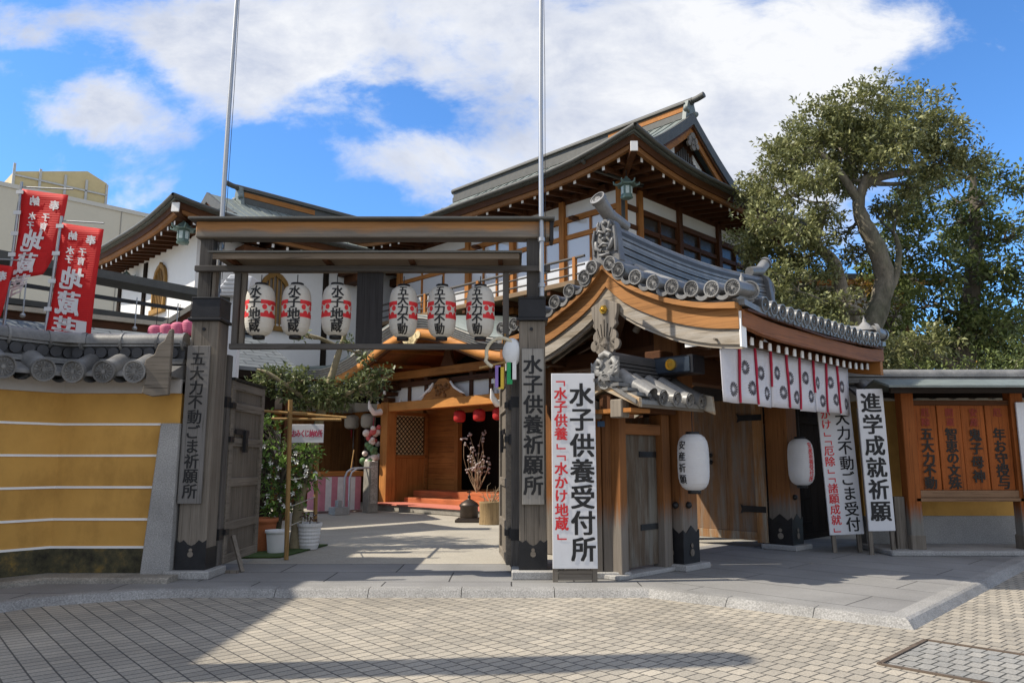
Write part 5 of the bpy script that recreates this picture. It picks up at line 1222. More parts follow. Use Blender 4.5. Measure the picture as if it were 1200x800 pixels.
# wall of the hall to the left of the porch: plaster over a dark doorway, plank panels
T = Thing("side_wall", "dark plank wall with a deep doorway and a white plaster band, left of the orange porch", "wall", (15.4, 23.0, ZA), grid=True)
b = MB(); b.box(15.4, 15.5, 19.4, 28.5, 3.25, 3.75); T.part("plaster_band", b, PLASTER)
b = MB(); b.box(15.32, 15.5, 19.4, 28.5, 3.02, 3.24); T.part("lintel", b, W_orange('y'), bevel=.01)
b = MB(); b.box(15.35, 15.5, 19.4, 28.5, 3.76, 4.4); T.part("upper_board", b, W_brown('y'))
for i in range(14): v = 23.1 + .28 * i; b = MB(); b.box(15.42, 15.5, v, v + .272, ZA, 3.02); T.part("plank", b, wood("plank_brown", (.26, .12, .045), 'z', .35))
b = MB(); b.box(16.6, 16.7, 19.4, 23.2, ZA, 3.3); T.part("doorway_back", b, DARKVOID)  # near-black sheet stands in for the unlit room behind
for v in (21.55, 23.08): b = MB(); b.box(15.36, 15.54, v - .07, v + .07, ZA, 3.05); T.part("door_post", b, W_brown('z'))
b = MB(); b.box(15.42, 15.5, 19.45, 21.5, ZA, 3.02); T.part("dark_panel", b, W_dark('z'))

# ------------------------------------------------------------------ side hall on the left with arched windows
LU, LV, LW, LL = 8.1, 22.25, 9.6, 12.0
T = Thing("side_hall", "white walled side hall with arched lattice windows, behind the lantern gate", "temple hall", (12, 27, 0), grid=True)
pl2 = lambda s, w: (LU + s, LV + w)
rf, f, corner, up, hip, pt = irimoya(T, "roof", pl2, LL, LW, 9.05, 2.3, .62, 2.9, sori=.32)
roof_ridge(T, pt, up, 3.9, LL - 1.0, LW, .55); gable_face(T, pt, up, 2.9, LW, 2.4, .4)
rafters(T, pt, corner, 9.05, LL, LW, (('w0', .75, LL - .5),), .52); rafters(T, pt, corner, 9.05, LL, LW, (('s0', .75, LW - .5),), .52)
dk = MB(); dk.slab([[pt(s, w, 9.05 - .33 + (.12 if min(s, LL - s, w, LW - w) > 1 else 0) + corner(s, w) * .8) for s in (.25, .8, 1.7, LL / 2, LL - 1.7, LL - .8, LL - .25)] for w in (.25, .8, 1.7, LW / 2, LW - 1.7, LW - .8, LW - .25)], (0, 0, -.03)); T.part("eave_soffit", dk, wood("soffit_board", (.075, .032, .014), 'x', .3))
hr = MB(); hr.bar(pt(.1, .1, 8.95), pt(1.5, 1.5, 8.7), .18, .24); o = T.part("hip_rafter", hr, W_brown('x')); h2 = MB(); h2.bar(pt(.05, .05, 8.96), pt(.085, .085, 8.955), .22, .28); T.part("hip_rafter_end", h2, WHITE, parent=o)
b = MB(); b.box(LU + 1.25, LU + LL - 1, LV + 1.25, LV + LW - 1.3, 0, 8.65); T.part("plaster_wall", b, PLASTER)
b = MB(); b.box(LU + 1.1, LU + LL - 1, LV + 1.1, LV + 1.3, 8.72, 8.7); T.part("wall_beam", b, W_brown('x'))
b = MB(); b.box(LU + 1.1, LU + 1.3, LV + 1.3, LV + LW - 1.3, 8.72, 8.7); T.part("wall_beam", b, W_brown('y'))
for v in (LV + LW - 1.4, LV + 5.6): b = MB(); b.box(LU + 1.18, LU + 1.3, v - .12, v + .12, 0, 8.5); T.part("wall_post", b, W_dark('z'))
for u in (LU + 5.9, LU + 8.2): b = MB(); b.box(u - .10, u + .10, LV + 1.18, LV + 1.3, 0, 8.5); T.part("wall_post", b, W_dark('z'))
for u in (LU + 3.0, LU + 6.9, LU + 9.2): b = MB(); b.box(u - .5, u + .5, LV + .6, LV + 1.3, 8.15, 8.44); b.box(u - .25, u + .25, LV + .4, LV + 1.25, 7.9, 8.15); T.part("bracket", b, W_brown('x'), bevel=.02)
b = MB(); b.slab([[(9.2, 21.3, 3.72), (15.25, 21.3, 3.72)], [(9.2, 23.48, 4.75), (15.25, 23.48, 4.75)]], (0, 0, -.08)); T.part("lean_to_roof", b, SLATE)
b = MB(); b.box(9.25, 15.2, 21.36, 21.42, 3.42, 3.63); T.part("lean_to_fascia", b, W_dark('x'))
for i_ in range(20): u = 9.6 + .285 * i_; b = MB(); b.box(u, u + .277, 23.38, 23.47, ZA, 3.0); T.part("lower_plank", b, wood("plank_brown", (.26, .12, .045), 'z', .35))
b = MB(); b.box(9.4, 15.3, 23.36, 23.48, 3.0, 3.2); T.part("lower_lintel", b, W_orange('x'))
b = MB(); b.box(11.4, 13.2, 23.33, 23.37, 1.75, 2.5); T.part("paper_notices", b, plain("notice_paper", (.42, .41, .44), .7, .1, 9))
def arched_window(T, fx, zc, hw, h):
    """flame headed temple window: frame, bars; fx(a, out) -> frame x, y"""
    prof = [(-1, -1), (-1.12, -.2), (-1.05, .35), (-.8, .66), (-.45, .84), (-.15, .90), (0, 1.0), (.15, .90), (.45, .84), (.8, .66), (1.05, .35), (1.12, -.2), (1, -1)]
    b = MB(); n = len(prof); vs = []
    for k, o in ((1.0, -.10), (.80, -.10), (.80, .0), (1.0, .0)): vs += [(*fx(a * hw * k, o), zc + c * h * (k if c > 0 else 1)) for a, c in prof]
    fs = [(q * n + i, q * n + i + 1, ((q + 1) % 4) * n + i + 1, ((q + 1) % 4) * n + i) for q in range(4) for i in range(n - 1)]
    b.add(vs, fs); b.prism([(*fx(-hw * 1.15, -.14), zc - h - .1), (*fx(hw * 1.15, -.14), zc - h - .1), (*fx(hw * 1.15, -.14), zc - h + .06), (*fx(-hw * 1.15, -.14), zc - h + .06)], Vector((*fx(0, .02), 0)) - Vector((*fx(0, -.14), 0)))
    o = T.part("arched_window", b, wood("window_ochre", (.30, .17, .05), 'z', .3))
    p = MB(); p.add([(*fx(a * hw * .82, -.012), zc + c * h * .85) for a, c in prof], [tuple(range(n))]); T.part("pane", p, plain("dim_pane", (.16, .13, .10), .5, .3, 4, 0), parent=o)
    l = MB()
    for a in np.linspace(-.7, .7, 6): zt = zc + h * (.80 - .5 * abs(a) ** 3); l.bar((*fx(a * hw, -.05), zc - h), (*fx(a * hw, -.05), zt), .035, .035, up=(1, 0, 0))
    T.part("window_bars", l, wood("window_ochre", (.30, .17, .05), 'z', .3), parent=o)
arched_window(T, lambda a, o: (LU + 3.95 + a, LV + 1.25 + o), 6.95, .52, 1.0)
arched_window(T, lambda a, o: (LU + 1.25 + o, LV + 4.1 + a), 7.4, .52, .85)
eave_lantern("green bronze lantern hung at the side hall's near eave corner", (*XY(LU + .55, LV + .6), 8.35), 1.35, .45)
eave_lantern("small green bronze lantern under the side hall's far left eave", (*XY(LU + .9, LV + 6.6), 8.0), 1.1, .9)

# ================================================================== trees and plants
def leaves(clumps, n_per_m2, size, seed, flat=.75, droop=.35, hollow=.35, gaps=.0, aspect=.42):
    r = np.random.default_rng(seed); V = []; 
    for (x, y, z, rad) in clumps:
        n = int(n_per_m2 * rad * rad * 4)
        # small tufts spread through the clump, each a rosette of leaves
        nt = max(4, n // 9); d = r.normal(size=(nt, 3)); d /= np.linalg.norm(d, axis=1)[:, None]
        rr = (hollow + (1 - hollow) * r.random(nt) ** .6) * rad * (1 + .22 * r.normal(size=nt))
        c = d * rr[:, None] * np.array([1, 1, flat]) + np.array([x, y, z])
        keep = np.sin(c[:, 0] * 5.1 + c[:, 2] * 3.3 + seed) * np.sin(c[:, 1] * 4.3 - c[:, 2] * 4.9 + c[:, 0] * 2.0) > -1 + 2 * gaps - .55
        c = c[keep]; d = d[keep]
        for k in range(9):
            m = len(c)
            if not m: continue
            dirv = d * .55 + r.normal(size=(m, 3)) * .75 + np.array([0, 0, .25]); dirv /= np.linalg.norm(dirv, axis=1)[:, None]
            up = np.array([0, 0, 1.0]) + r.normal(size=(m, 3)) * .55; side = np.cross(dirv, up); side /= (np.linalg.norm(side, axis=1)[:, None] + 1e-6)
            L = size * (.65 + .6 * r.random(m))[:, None]; base = c + r.normal(size=(m, 3)) * size * .45
            nrm = np.cross(side, dirv); tip = base + dirv * L - np.array([0, 0, 1]) * L * droop * .5
            mid = base + dirv * L * .5 + nrm * L * .05
            V.append(np.stack([base, mid - side * L * aspect * .5, tip, mid + side * L * aspect * .5], 1))
    return np.concatenate(V, 0).reshape(-1, 3)
def leaf_mesh(name, V, off):
    me = bpy.data.meshes.new(name); n = len(V); q = n // 4
    me.vertices.add(n); me.vertices.foreach_set("co", (V - np.array(off)).astype(np.float32).ravel())
    me.loops.add(n); me.loops.foreach_set("vertex_index", np.arange(n, dtype=np.int32))
    me.polygons.add(q); me.polygons.foreach_set("loop_start", np.arange(0, n, 4, dtype=np.int32)); me.polygons.foreach_set("loop_total", np.full(q, 4, dtype=np.int32))
    me.update(calc_edges=True); me.validate(); return me
def bent(a, b, r, k=.18, n=5):
    a, b = Vector(a), Vector(b); l = (b - a).length; j = Vector((r.uniform(-1, 1), r.uniform(-1, 1), r.uniform(-.2, .9))) * l * k
    j2 = Vector((r.uniform(-1, 1), r.uniform(-1, 1), r.uniform(-1, 1))) * l * k * .5
    return [a + (b - a) * t + j * math.sin(math.pi * t) + j2 * math.sin(2 * math.pi * t) for t in np.linspace(0, 1, n)]
def tree(name, label, trunk, rads, limbs, clumps, leafm, bark, seed, dens=150, size=.17, depth=1.3, group=None, gaps=.12, cat="tree", twigs=7, flat=.75, keepy=False, hollow=.35, shrink=1.0):
    r = random.Random(seed); base = trunk[0]
    T = Thing(name, label, cat, base, group=group)
    m = MB(); def_sk = []
    def smooth_path(P, k=4):
        P = [Vector(p) for p in P]; out = []
        for i in range(len(P) - 1):
            p0, p1, p2, p3 = P[max(0, i - 1)], P[i], P[i + 1], P[min(len(P) - 1, i + 2)]
            for q in range(k):
                t = q / k; out.append(.5 * ((2 * p1) + (-p0 + p2) * t + (2 * p0 - 5 * p1 + 4 * p2 - p3) * t * t + (-p0 + 3 * p1 - 3 * p2 + p3) * t ** 3))
        return out + [P[-1]]
    sp = smooth_path(trunk); rs = [float(np.interp(i / (len(sp) - 1), np.linspace(0, 1, len(rads)), rads)) * (1 + .07 * math.sin(i * 2.3)) for i in range(len(sp))]
    m.tube(sp, rs, 12); sk = [(p, q) for p, q in zip(sp, rs)][len(sp) // 4:]
    for (P, ra) in limbs:
        s2 = smooth_path(P); q = [float(np.interp(i / (len(s2) - 1), np.linspace(0, 1, len(ra)), ra)) for i in range(len(s2))]; m.tube(s2, q, 10); sk += list(zip(s2, q))[1:]
    cl = []
    for (x, y, z, rad) in clumps:
        dy = 0 if keepy else r.uniform(-depth, depth); k = (y + dy) / y; cl.append((x * k, y + dy, 1.5 + (z - 1.5) * k, rad * k * shrink))
    full = list(cl)
    if not keepy:      # fill the crown behind what is seen first
        for (x, y, z, rad) in cl:
            if r.random() < .55: full.append((x + r.uniform(-.4, .4), y + r.uniform(.8, 1.0 + depth), z + r.uniform(-.3, .5), rad * .9))
    tw = MB()
    top = Vector(sp[-1])
    for (x, y, z, rad) in sorted(full, key=lambda c: (Vector(c[:3]) - top).length):
        c = Vector((x, y, z)); best = min(sk, key=lambda s: (s[0] - c).length + (2.5 if s[0].z > c.z + .3 else 0) + (0 if s[1] > .03 else 1.0))
        d = (best[0] - c).length
        r0 = min(best[1] * .75, .035 + d * .035); pts = bent(best[0], c - Vector((0, 0, rad * .3)), r, .16, 7); rr = [r0 + (r0 * .3 - r0) * t for t in np.linspace(0, 1, 7)]
        m.tube(pts, rr, 7, cap=False); sk += list(zip(pts, rr))[1:]
        for _ in range(twigs):
            e = c + Vector((r.gauss(0, 1), r.gauss(0, 1), r.gauss(0, .7) + .2)).normalized() * rad * r.uniform(.6, 1.0); s = pts[r.choice((3, 4, 5, 6))]
            tw.tube(bent(s, e, r, .2, 4), [r0 * .3 + .008, r0 * .25 + .006, .008, .004], 4, cap=False)
    T.part("trunk", m, bark); T.part("twigs", tw, bark)
    V = leaves(full, dens, size, seed, flat=flat, gaps=gaps, hollow=hollow); link("crown", leaf_mesh("crown", V, T.org), leafm, T.e)
    return T
tree("oak_tree", "tall old evergreen tree with a pale crooked trunk and dome crown, behind the temple gate", [(8.9, 19, ZA), (8.95, 19, 2.6), (8.98, 19, 4.29), (9.41, 19, 5.4), (9.61, 19, 6.18), (9.4, 18.9, 6.98), (9.14, 18.9, 7.62), (9.09, 19, 8.18), (9.36, 19, 8.9)], [.32, .30, .30, .26, .235, .23, .19, .15, .11],
     [([(8.96, 19, 4.4), (8.45, 18.8, 5.6), (8.22, 18.7, 6.48), (7.8, 18.7, 6.98), (7.98, 18.7, 7.62), (8.19, 18.8, 8.13)], [.18, .165, .15, .12, .085, .05]),
      ([(9.3, 19, 8.7), (9.9, 19.2, 9.0), (10.7, 19.3, 9.2), (11.2, 19.3, 9.6)], [.14, .12, .09, .05]), ([(9.1, 19, 8.2), (8.6, 18.8, 8.9), (8.1, 18.7, 9.4)], [.12, .09, .05]),
      ([(9.5, 19, 5.6), (9.95, 19.2, 6.1), (10.2, 19.3, 6.9), (10.15, 19.3, 7.4)], [.12, .10, .08, .05])],
     [(9.39, 19, 10.7, 1.1), (8.26, 19, 10.3, .95), (10.46, 19, 10.5, 1.1), (11.33, 19, 10.15, .85), (7.52, 19, 9.6, .85), (8.84, 19, 9.75, .95), (10.1, 19, 9.75, .95), (11.41, 19, 9.4, .75), (12.1, 19, 9.3, .55), (7.09, 19, 8.56, .8), (7.98, 19, 8.84, .65), (6.69, 19, 7.72, .7), (7.42, 19, 7.45, .6), (6.74, 19, 6.6, .7), (7.3, 19, 5.9, .65),
      (6.8, 19, 5.4, .5), (7.9, 19, 5.2, .5), (6.37, 19, 5.9, .5), (8.7, 19, 8.75, .4), (6.2, 19, 6.9, .45), (9.3, 18.4, 4.1, .65), (7.9, 18.4, 4.6, .6), (8.6, 18.5, 4.2, .6), (10.3, 18.4, 4.4, .6), (7.3, 18.3, 5.2, .6), (6.6, 18.2, 5.9, .6), (8.2, 18.4, 5.4, .4), (8.0, 18.6, 7.75, .5), (7.7, 18.5, 6.95, .5), (8.75, 18.7, 6.7, .35), (8.5, 19.4, 5.9, .45), (8.9, 19.5, 7.5, .3), (7.9, 18.5, 6.2, .45), (9.9, 18.6, 7.9, .4), (10.4, 18.7, 8.5, .45)], LEAF1, BARK, 11, dens=1000, size=.14, gaps=.64, hollow=.45, shrink=.92)
tree("dark_tree", "dark leafy evergreen with an upright trunk, rightmost of the tall trees", [(13.1, 22, ZA), (13.12, 22, 3.22), (13.29, 22, 4.48), (13.49, 22, 5.5), (13.76, 22, 6.79), (13.99, 22, 8.11), (14.04, 22, 9.18), (14.08, 22, 10.13)], [.36, .34, .31, .27, .23, .18, .13, .07],
     [([(13.2, 22, 4.0), (12.4, 21.6, 4.4), (11.4, 21.3, 4.6), (10.6, 21.2, 4.5)], [.16, .13, .10, .05])],
     [(14.15, 22, 10.27, .8), (12.89, 22, 9.94, .7), (15.36, 22, 9.86, .8), (12.28, 22, 8.9, .95), (13.56, 22, 8.7, .7), (14.93, 22, 8.24, .95), (16.21, 22, 8.64, .95), (11.68, 22, 7.7, .8), (12.92, 22, 7.32, .95), (14.5, 22, 6.9, .85), (15.68, 22, 6.79, .95), (12.32, 22, 6.27, 1.0), (14.3, 22, 5.5, .95), (11.4, 22, 5.96, .9), (10.83, 22, 5.2, .8), (15.14, 22, 5.37, 1.0), (12.5, 22, 4.9, .95), (14.4, 22, 4.4, .95), (11.53, 22, 4.3, .75), (16.2, 22, 7.4, .8), (11.9, 22, 6.9, .7), (13.6, 20.9, 6.9, .7), (13.3, 20.8, 5.6, .8), (13.7, 21.0, 8.0, .6), (13.0, 20.6, 4.7, .8), (13.8, 21.2, 9.1, .5)], LEAF2, BARKD, 23, dens=380, size=.19, gaps=.64, hollow=.5, shrink=.86)
tree("autumn_tree", "small tree with yellowing leaves seen between the two tall trees", [(12.6, 25, ZA), (12.6, 25, 4), (12.7, 25, 6.5)], [.16, .13, .06], [], [(12.2, 25, 7.3, .8), (13.2, 25, 7.0, .7), (12.6, 25, 6.3, .6), (15.6, 25, 5.4, .9), (17.0, 25, 5.6, .8)], LEAF4, BARKD, 31, dens=120, size=.2)
for i, (x, y, z, rad, lab) in enumerate(((9.39, 17, 3.35, .73, "clipped round bush behind the right wall, below the pale crooked trunk"), (11.3, 17.3, 3.5, .95, "largest clipped round bush, at the right edge behind the notice board"), (10.3, 16.8, 3.15, .58, "small clipped round bush in front of the dark trunk"), (12.6, 17.5, 4.2, .8, "tall clipped bush behind the right wall under the dark tree"))):
    tree("round_bush", lab, [(x, y, ZA), (x + .05, y, z * .5), (x, y, z - rad * .4)], [.08, .07, .04], [], [(x, y, z, rad), (x + rad * .6, y + .2, z - rad * .3, rad * .6), (x - rad * .6, y + .1, z - rad * .35, rad * .6)], LEAF2, BARKD, 41 + i, dens=330, size=.10, cat="bush", keepy=True, gaps=0)
tree("wood_edge", "broad dark evergreen crown far behind the two tall trees", [(14, 31, ZA), (14, 31, 4), (14, 31, 6)], [.4, .35, .2], [], [(9.5, 30, 4.8, 1.5), (11.6, 31, 5.4, 1.5), (13.8, 31, 5.6, 1.5), (16.2, 31, 5.8, 1.6), (18.6, 31, 5.6, 1.7), (20.8, 31, 5.4, 1.8), (15, 30, 4.4, 1.8), (18, 30, 4.4, 1.9), (12.4, 30, 3.6, 1.6), (21, 30, 4, 1.9)], LEAF2, BARKD, 53, dens=60, size=.34, cat="tree", gaps=.05)

# white house glimpsed behind the tall tree
T = Thing("white_house", "white plastered house with dark posts glimpsed through the tall tree", "house", (11, 27, 0))
b = MB(); b.box(8.0, 14.5, 27.1, 33, 0, 7.9); T.part("wall", b, PLASTER)
for x in (9.9, 12.1, 14.4): b = MB(); b.box(x - .14, x + .14, 26.98, 27.12, 0, 8.3); T.part("post", b, W_brown('z'))
b = MB(); b.slab([[(7, 25.8, 8.0), (15.2, 25.8, 8.0)], [(7, 30, 9.0), (15.2, 30, 9.0)], [(7, 34, 8.0), (15.2, 34, 8.0)]], (0, 0, -.2)); T.part("roof", b, COPPERD)
b = MB(); b.box(7, 15.2, 25.82, 26.0, 7.6, 7.79); T.part("eave_board", b, W_orange('x'))
for z in (4.7, 6.2): b = MB(); b.box(8, 14.5, 27.0, 27.1, z, z + .14); T.part("rail", b, W_brown('x'))

# ================================================================== right hand wall and notice board
T = Thing("boundary_wall", "low stone and ochre wall with a tiled coping, behind the wooden notice board", "wall", (8.5, 13.0, ZA))
b = MB(); b.box(5.9, 14, 12.9, 13.3, ZA, .60); T.part("stone_base", b, GRANITE, bevel=.01)
b = MB(); b.box(5.9, 14, 12.95, 13.25, .60, 2.52); T.part("wall_body", b, YELLOW)
cp = MB(); cp.slab([[(5.8, 12.62, 2.60), (14, 12.62, 2.60)], [(5.8, 13.1, 2.82), (14, 13.1, 2.82)], [(5.8, 13.58, 2.60), (14, 13.58, 2.60)]], (0, 0, -.06))
for k in range(24): x = 6.05 + .33 * k; pts = [(x, 12.6, 2.63), (x, 12.85, 2.73), (x, 13.08, 2.83)]; half_tube(cp, pts, .10); crest_disc(cp, pts[0], (0, -1, -.1), .11)
for w, z in ((.14, 2.83), (.11, 2.88), (.13, 2.94)): cp.box(5.8, 14, 13.1 - w, 13.1 + w, z, z + .04)
half_tube(cp, [(5.8, 13.1, 2.99), (14, 13.1, 2.99)], .09); T.part("tile_coping", cp, TILE)
b = MB(); b.box(5.75, 14, 11.78, 12.9, ZA, ZA + .075); T.part("kerb_stone", b, GRANITE, bevel=.015)
T = Thing("notice_board", "orange timber notice board with brushed black columns, at the right", "notice board", (7.1, 12.1, ZA))
NB = lambda a='z': wood("notice_timber", (.235, .072, .018), a, .4, low=(.62, (.20, .19, .17)))
for x in (6.28, 8.02):
    b = MB(); b.box(x - .10, x + .10, 12.0, 12.2, .36, 2.68); o = T.part("post", b, NB(), bevel=.01)
    b = MB(); b.box(x - .115, x + .115, 11.99, 12.21, ZA + .07, .37); T.part("post_foot", b, W_grey('z'), parent=o, bevel=.01)
    b = MB(); b.box(x - .28 if x < 7 else x + .12, x - .12 if x < 7 else x + .28, 12.1, 12.26, ZA + .07, .95); T.part("brace_post", b, W_grey('z'), parent=o)
b = MB(); b.slab([[(5.82, 11.62, 2.66), (8.6, 11.62, 2.66)], [(5.82, 12.1, 2.80), (8.6, 12.1, 2.80)], [(5.82, 12.6, 2.66), (8.6, 12.6, 2.66)]], (0, 0, -.035)); T.part("roof", b, COPPER)
b = MB(); b.box(5.86, 8.56, 11.66, 11.71, 2.54, 2.625); b.box(5.86, 8.56, 12.5, 12.55, 2.54, 2.625); T.part("eave_board", b, W_dark('x'))
b = MB(); b.tube([(6.4, 11.85, 2.575), (8.4, 11.85, 2.575)], .022, 8); T.part("lamp_tube", b, WPLASTIC)
b = MB(); b.box(6.38, 7.92, 12.05, 12.15, 2.38, 2.46); T.part("top_rail", b, W_brown('x'), bevel=.006)
b = MB(); b.box(6.2, 8.1, 12.02, 12.18, .94, 1.05); b.box(6.3, 8.0, 12.0, 12.2, .88, .935); T.part("sill", b, wood("sill_board", (.20, .12, .07), 'x', .3), bevel=.006)
cols = ["五大力不動", "智恵の文殊", "鬼子母神", "年お守授与"]; reds = ["厄除", "開運", "安産", "厄"]
for i in range(4):
    x0 = 6.39 + .383 * i; b = MB(); b.box(x0, x0 + .372, 12.08 - .012 * (i % 2), 12.11, 1.05, 2.38); o = T.part("plank", b, wood("notice_plank", (.275, .078, .018), 'z', .4, low=(.16, (.10, .075, .055))), bevel=.006)
    t = MB(); put_text(t, cols[i], x0 + .19, 2.02, .19 if len(cols[i]) > 4 else .215, .205, lambda a, c: Vector((a, 12.062, c)), .035); T.part("lettering", t, INKF, parent=o)
    t = MB(); put_text(t, reds[i], x0 + .19, 2.34, .15, .14, lambda a, c: Vector((a, 12.062, c)), .03); T.part("faded_lettering", t, FADEDRED, parent=o)
board("standing_sign", "white sign lettered 進学成就祈願, standing just left of the notice board", 5.50, 5.91, 11.93, .44, 2.63, None, 0, 0, BOARDW, 0, .03, legs=(-.17, .17), bold=.03, tilt=-1.0, cols=[(.0, "進学成就祈願", .335, .325, 2.58, INK)])
board("standing_sign", "white sign in black and red lettered 五大力不動ごま受付, below the curtain's far end", 5.02, 5.56, 12.22, .36, 2.55, None, 0, 0, BOARDW, 0, .03, legs=(-.2, .2), bold=.02, tilt=-2.2,
      cols=[(.11, "五大力不動ごま受付", .238, .235, 2.54, INK), (-.15, "水かけ﹂﹁厄除﹂﹁諸願成就﹂", .163, .165, 2.50, REDINK)])
board("standing_sign", "white sign cut by the right edge of the view, beyond the notice board", 7.955, 8.4, 11.93, .9, 2.42, None, 0, 0, BOARDW, 0, .03, legs=(-.17, .17), bold=.03, cols=[])

# ================================================================== courtyard on the left: plants, supports, omikuji sign
T = tree("garden_tree", "slim leaning garden tree tied between two bamboo poles", [(-3.55, 12.7, ZA), (-3.56, 12.9, .79), (-3.42, 13, 1.65), (-3.26, 13, 2.37), (-3.08, 13, 3.11), (-2.9, 13, 3.75)], [.09, .085, .08, .075, .06, .03],
     [([(-3.2, 13, 2.35), (-3.6, 12.9, 2.6), (-4.1, 12.8, 2.95), (-4.35, 12.8, 3.05)], [.05, .045, .035, .015]), ([(-3.22, 13, 2.4), (-2.8, 12.9, 2.65), (-2.3, 12.9, 2.9)], [.045, .035, .015]), ([(-2.98, 13, 3.45), (-3.3, 12.9, 3.6), (-3.6, 12.9, 3.68)], [.03, .022, .01])],
     [(-4.16, 13, 2.96, .25), (-3.8, 13, 2.78, .30), (-3.4, 13, 2.66, .29), (-2.94, 13, 2.69, .28), (-2.58, 13, 2.82, .27), (-2.24, 13, 2.95, .23), (-4.35, 12.9, 2.75, .22), (-3.6, 12.8, 2.9, .2), (-3.15, 12.8, 2.55, .24), (-3.99, 13, 3.0, .16), (-2.85, 13, 3.5, .13), (-2.55, 13, 3.3, .13), (-3.6, 13, 2.5, .20), (-3.0, 13, 2.5, .18), (-2.4, 13, 2.6, .13), (-3.6, 12.9, 3.66, .10), (-3.2, 12.9, 2.5, .16)], LEAF5, plain("young_bark", (.25, .21, .13), .85, .3, 9, .3), 61, dens=1300, size=.095, keepy=True, twigs=6, gaps=.02, shrink=1.0)
T = Thing("bamboo_support", "bamboo frame with pale cords propping the slim garden tree", "plant support", (-3.3, 12.2, ZA))
for p, q in (((-3.30, 11.4, ZA), (-3.36, 11.45, 2.42)), ((-3.34, 13.15, ZA), (-3.36, 13.1, 2.75))): b = MB(); b.tube([p, q], .035, 8); T.part("pole", b, BAMBOO)
for p, q in (((-4.0, 12.2, 2.3), (-2.7, 12.35, 2.2)), ((-3.9, 12.3, 2.18), (-2.75, 12.2, 2.16)), ((-3.32, 11.4, 2.22), (-3.36, 13.1, 2.3))): b = MB(); b.tube([p, q], .022, 7); T.part("crossbar", b, BAMBOO)
c = MB()
for z in (.55, .85, 1.25): c.tube([(-3.32, 11.42, z), (-3.5, 12.3, z - .05), (-3.35, 13.1, z + .05)], .008, 5)
T.part("tie_cord", c, plain("jute", (.5, .47, .4), .9))
c = MB(); 
for z in (1.2, 1.25, 1.3): c.ball((-3.34, 13.0, z), .045, 6, (1, 1, .7))
T.part("paper_knot", c, WHITE)
T = board("omikuji_sign", "small white sign with red writing hung on the bamboo frame", -3.52, -3.0, 12.1, 1.79, 2.08, None, 0, 0, BOARDW, 0, .02, cols=[], cat="sign")
t = MB(); 
for i, ch in enumerate("おみくじ納め所"): put_text(t, ch, -.208 + .0695 * i, 2.015, .16, .125, lambda a, c: Vector((a, -.004, c - 1.79)), .03, sx=.62)
T.part("lettering", t, plain("rose_ink", (.50, .06, .12), .6))
def pot(name, label, x, y, r, h, mat, ribs=0):
    T = Thing(name, label, "plant pot", (x, y, ZA)); T.org = (0, 0, 0); b = MB()
    prof = [(r * .72, 0), (r * .76, .02)] + [(r * (.76 + .22 * t) + (.008 * (i % 2) if ribs else 0), h * t) for i, t in enumerate(np.linspace(.1, .86, 12))] + [(r * 1.06, h * .88), (r * 1.08, h), (r * .96, h), (r * .94, h * .9), (.01, h * .88)]
    b.lathe(prof, n=24, smooth=not ribs); T.part("pot_body", b, mat)
    b = MB(); b.lathe([(r * .92, h * .86), (r * .5, h * .90), (.01, h * .91)], n=16); T.part("soil", b, plain("soil", (.05, .035, .022), .95, .4, 20, .5)); return T
pot("plant_pot", "terracotta pot beside the open left door", -4.0, 12.45, .22, .52, TERRA)
pot("plant_pot", "smooth white pot between the terracotta pot and the bamboo pole", -3.68, 12.15, .17, .36, WPLASTIC)
pot("plant_pot", "ribbed white pot at the foot of the garden tree", -3.33, 12.75, .19, .42, WPLASTIC, 1)
b = MB(); V = leaves([(-3.33, 12.75, .58, .10)], 900, .08, 5); 
T = Thing("potted_herb", "little reddish plant growing in the ribbed white pot", "plant", (-3.33, 12.75, .45)); link("foliage", leaf_mesh("foliage", V, T.org), leaf_mat("herb", (.08, .03, .03), (.14, .06, .05), (.2, .12, .07)), T.e)
b.tube([(-3.33, 12.75, .45), (-3.32, 12.75, .6)], .01, 6); T.part("stem", b, BARKD)
T = tree("flowering_shrub", "bushy green shrub dotted with white flowers, beside the open left door", [(-3.85, 12.75, ZA), (-3.83, 12.75, .7), (-3.8, 12.75, 1.5)], [.05, .045, .025], [],
     [(-4.15, 12.8, 2.15, .24), (-4.01, 12.8, 1.79, .34), (-3.78, 12.8, 1.36, .36), (-3.58, 12.8, 1.64, .32), (-4.01, 12.8, 1.08, .36), (-3.65, 12.8, .87, .32), (-3.88, 12.8, .68, .28), (-3.45, 12.8, 1.22, .26), (-4.14, 12.8, 1.43, .28), (-3.35, 12.7, 1.62, .2)], LEAF3, BARKD, 71, dens=520, size=.105, cat="shrub", keepy=True, gaps=.05)
fl = MB(); rr = random.Random(9)
for _ in range(26):
    x, y, z = rr.uniform(-4.2, -3.25), 12.8 - rr.uniform(.22, .42), rr.uniform(.75, 1.75)
    for k in range(5): a = k * 1.257 + rr.random(); fl.add([(x, y, z), (x + .034 * math.cos(a - .4), y - .012, z + .034 * math.sin(a - .4)), (x + .045 * math.cos(a), y - .02, z + .045 * math.sin(a)), (x + .034 * math.cos(a + .4), y - .012, z + .034 * math.sin(a + .4))], [(0, 1, 2, 3)])
o = T.part("white_flowers", fl, plain("petal", (.75, .76, .72), .6, .08, 5, 0)); o["kind"] = "stuff"
g = MB(); g.prism([(-4.4, 11.5, ZA + .001), (-3.45, 11.6, ZA + .001), (-3.15, 13.3, ZA + .001), (-4.4, 13.6, ZA + .001)], (0, 0, .02)); o = struct("turf", g, plain("turf", (.05, .085, .02), .95, .45, 30, .8))
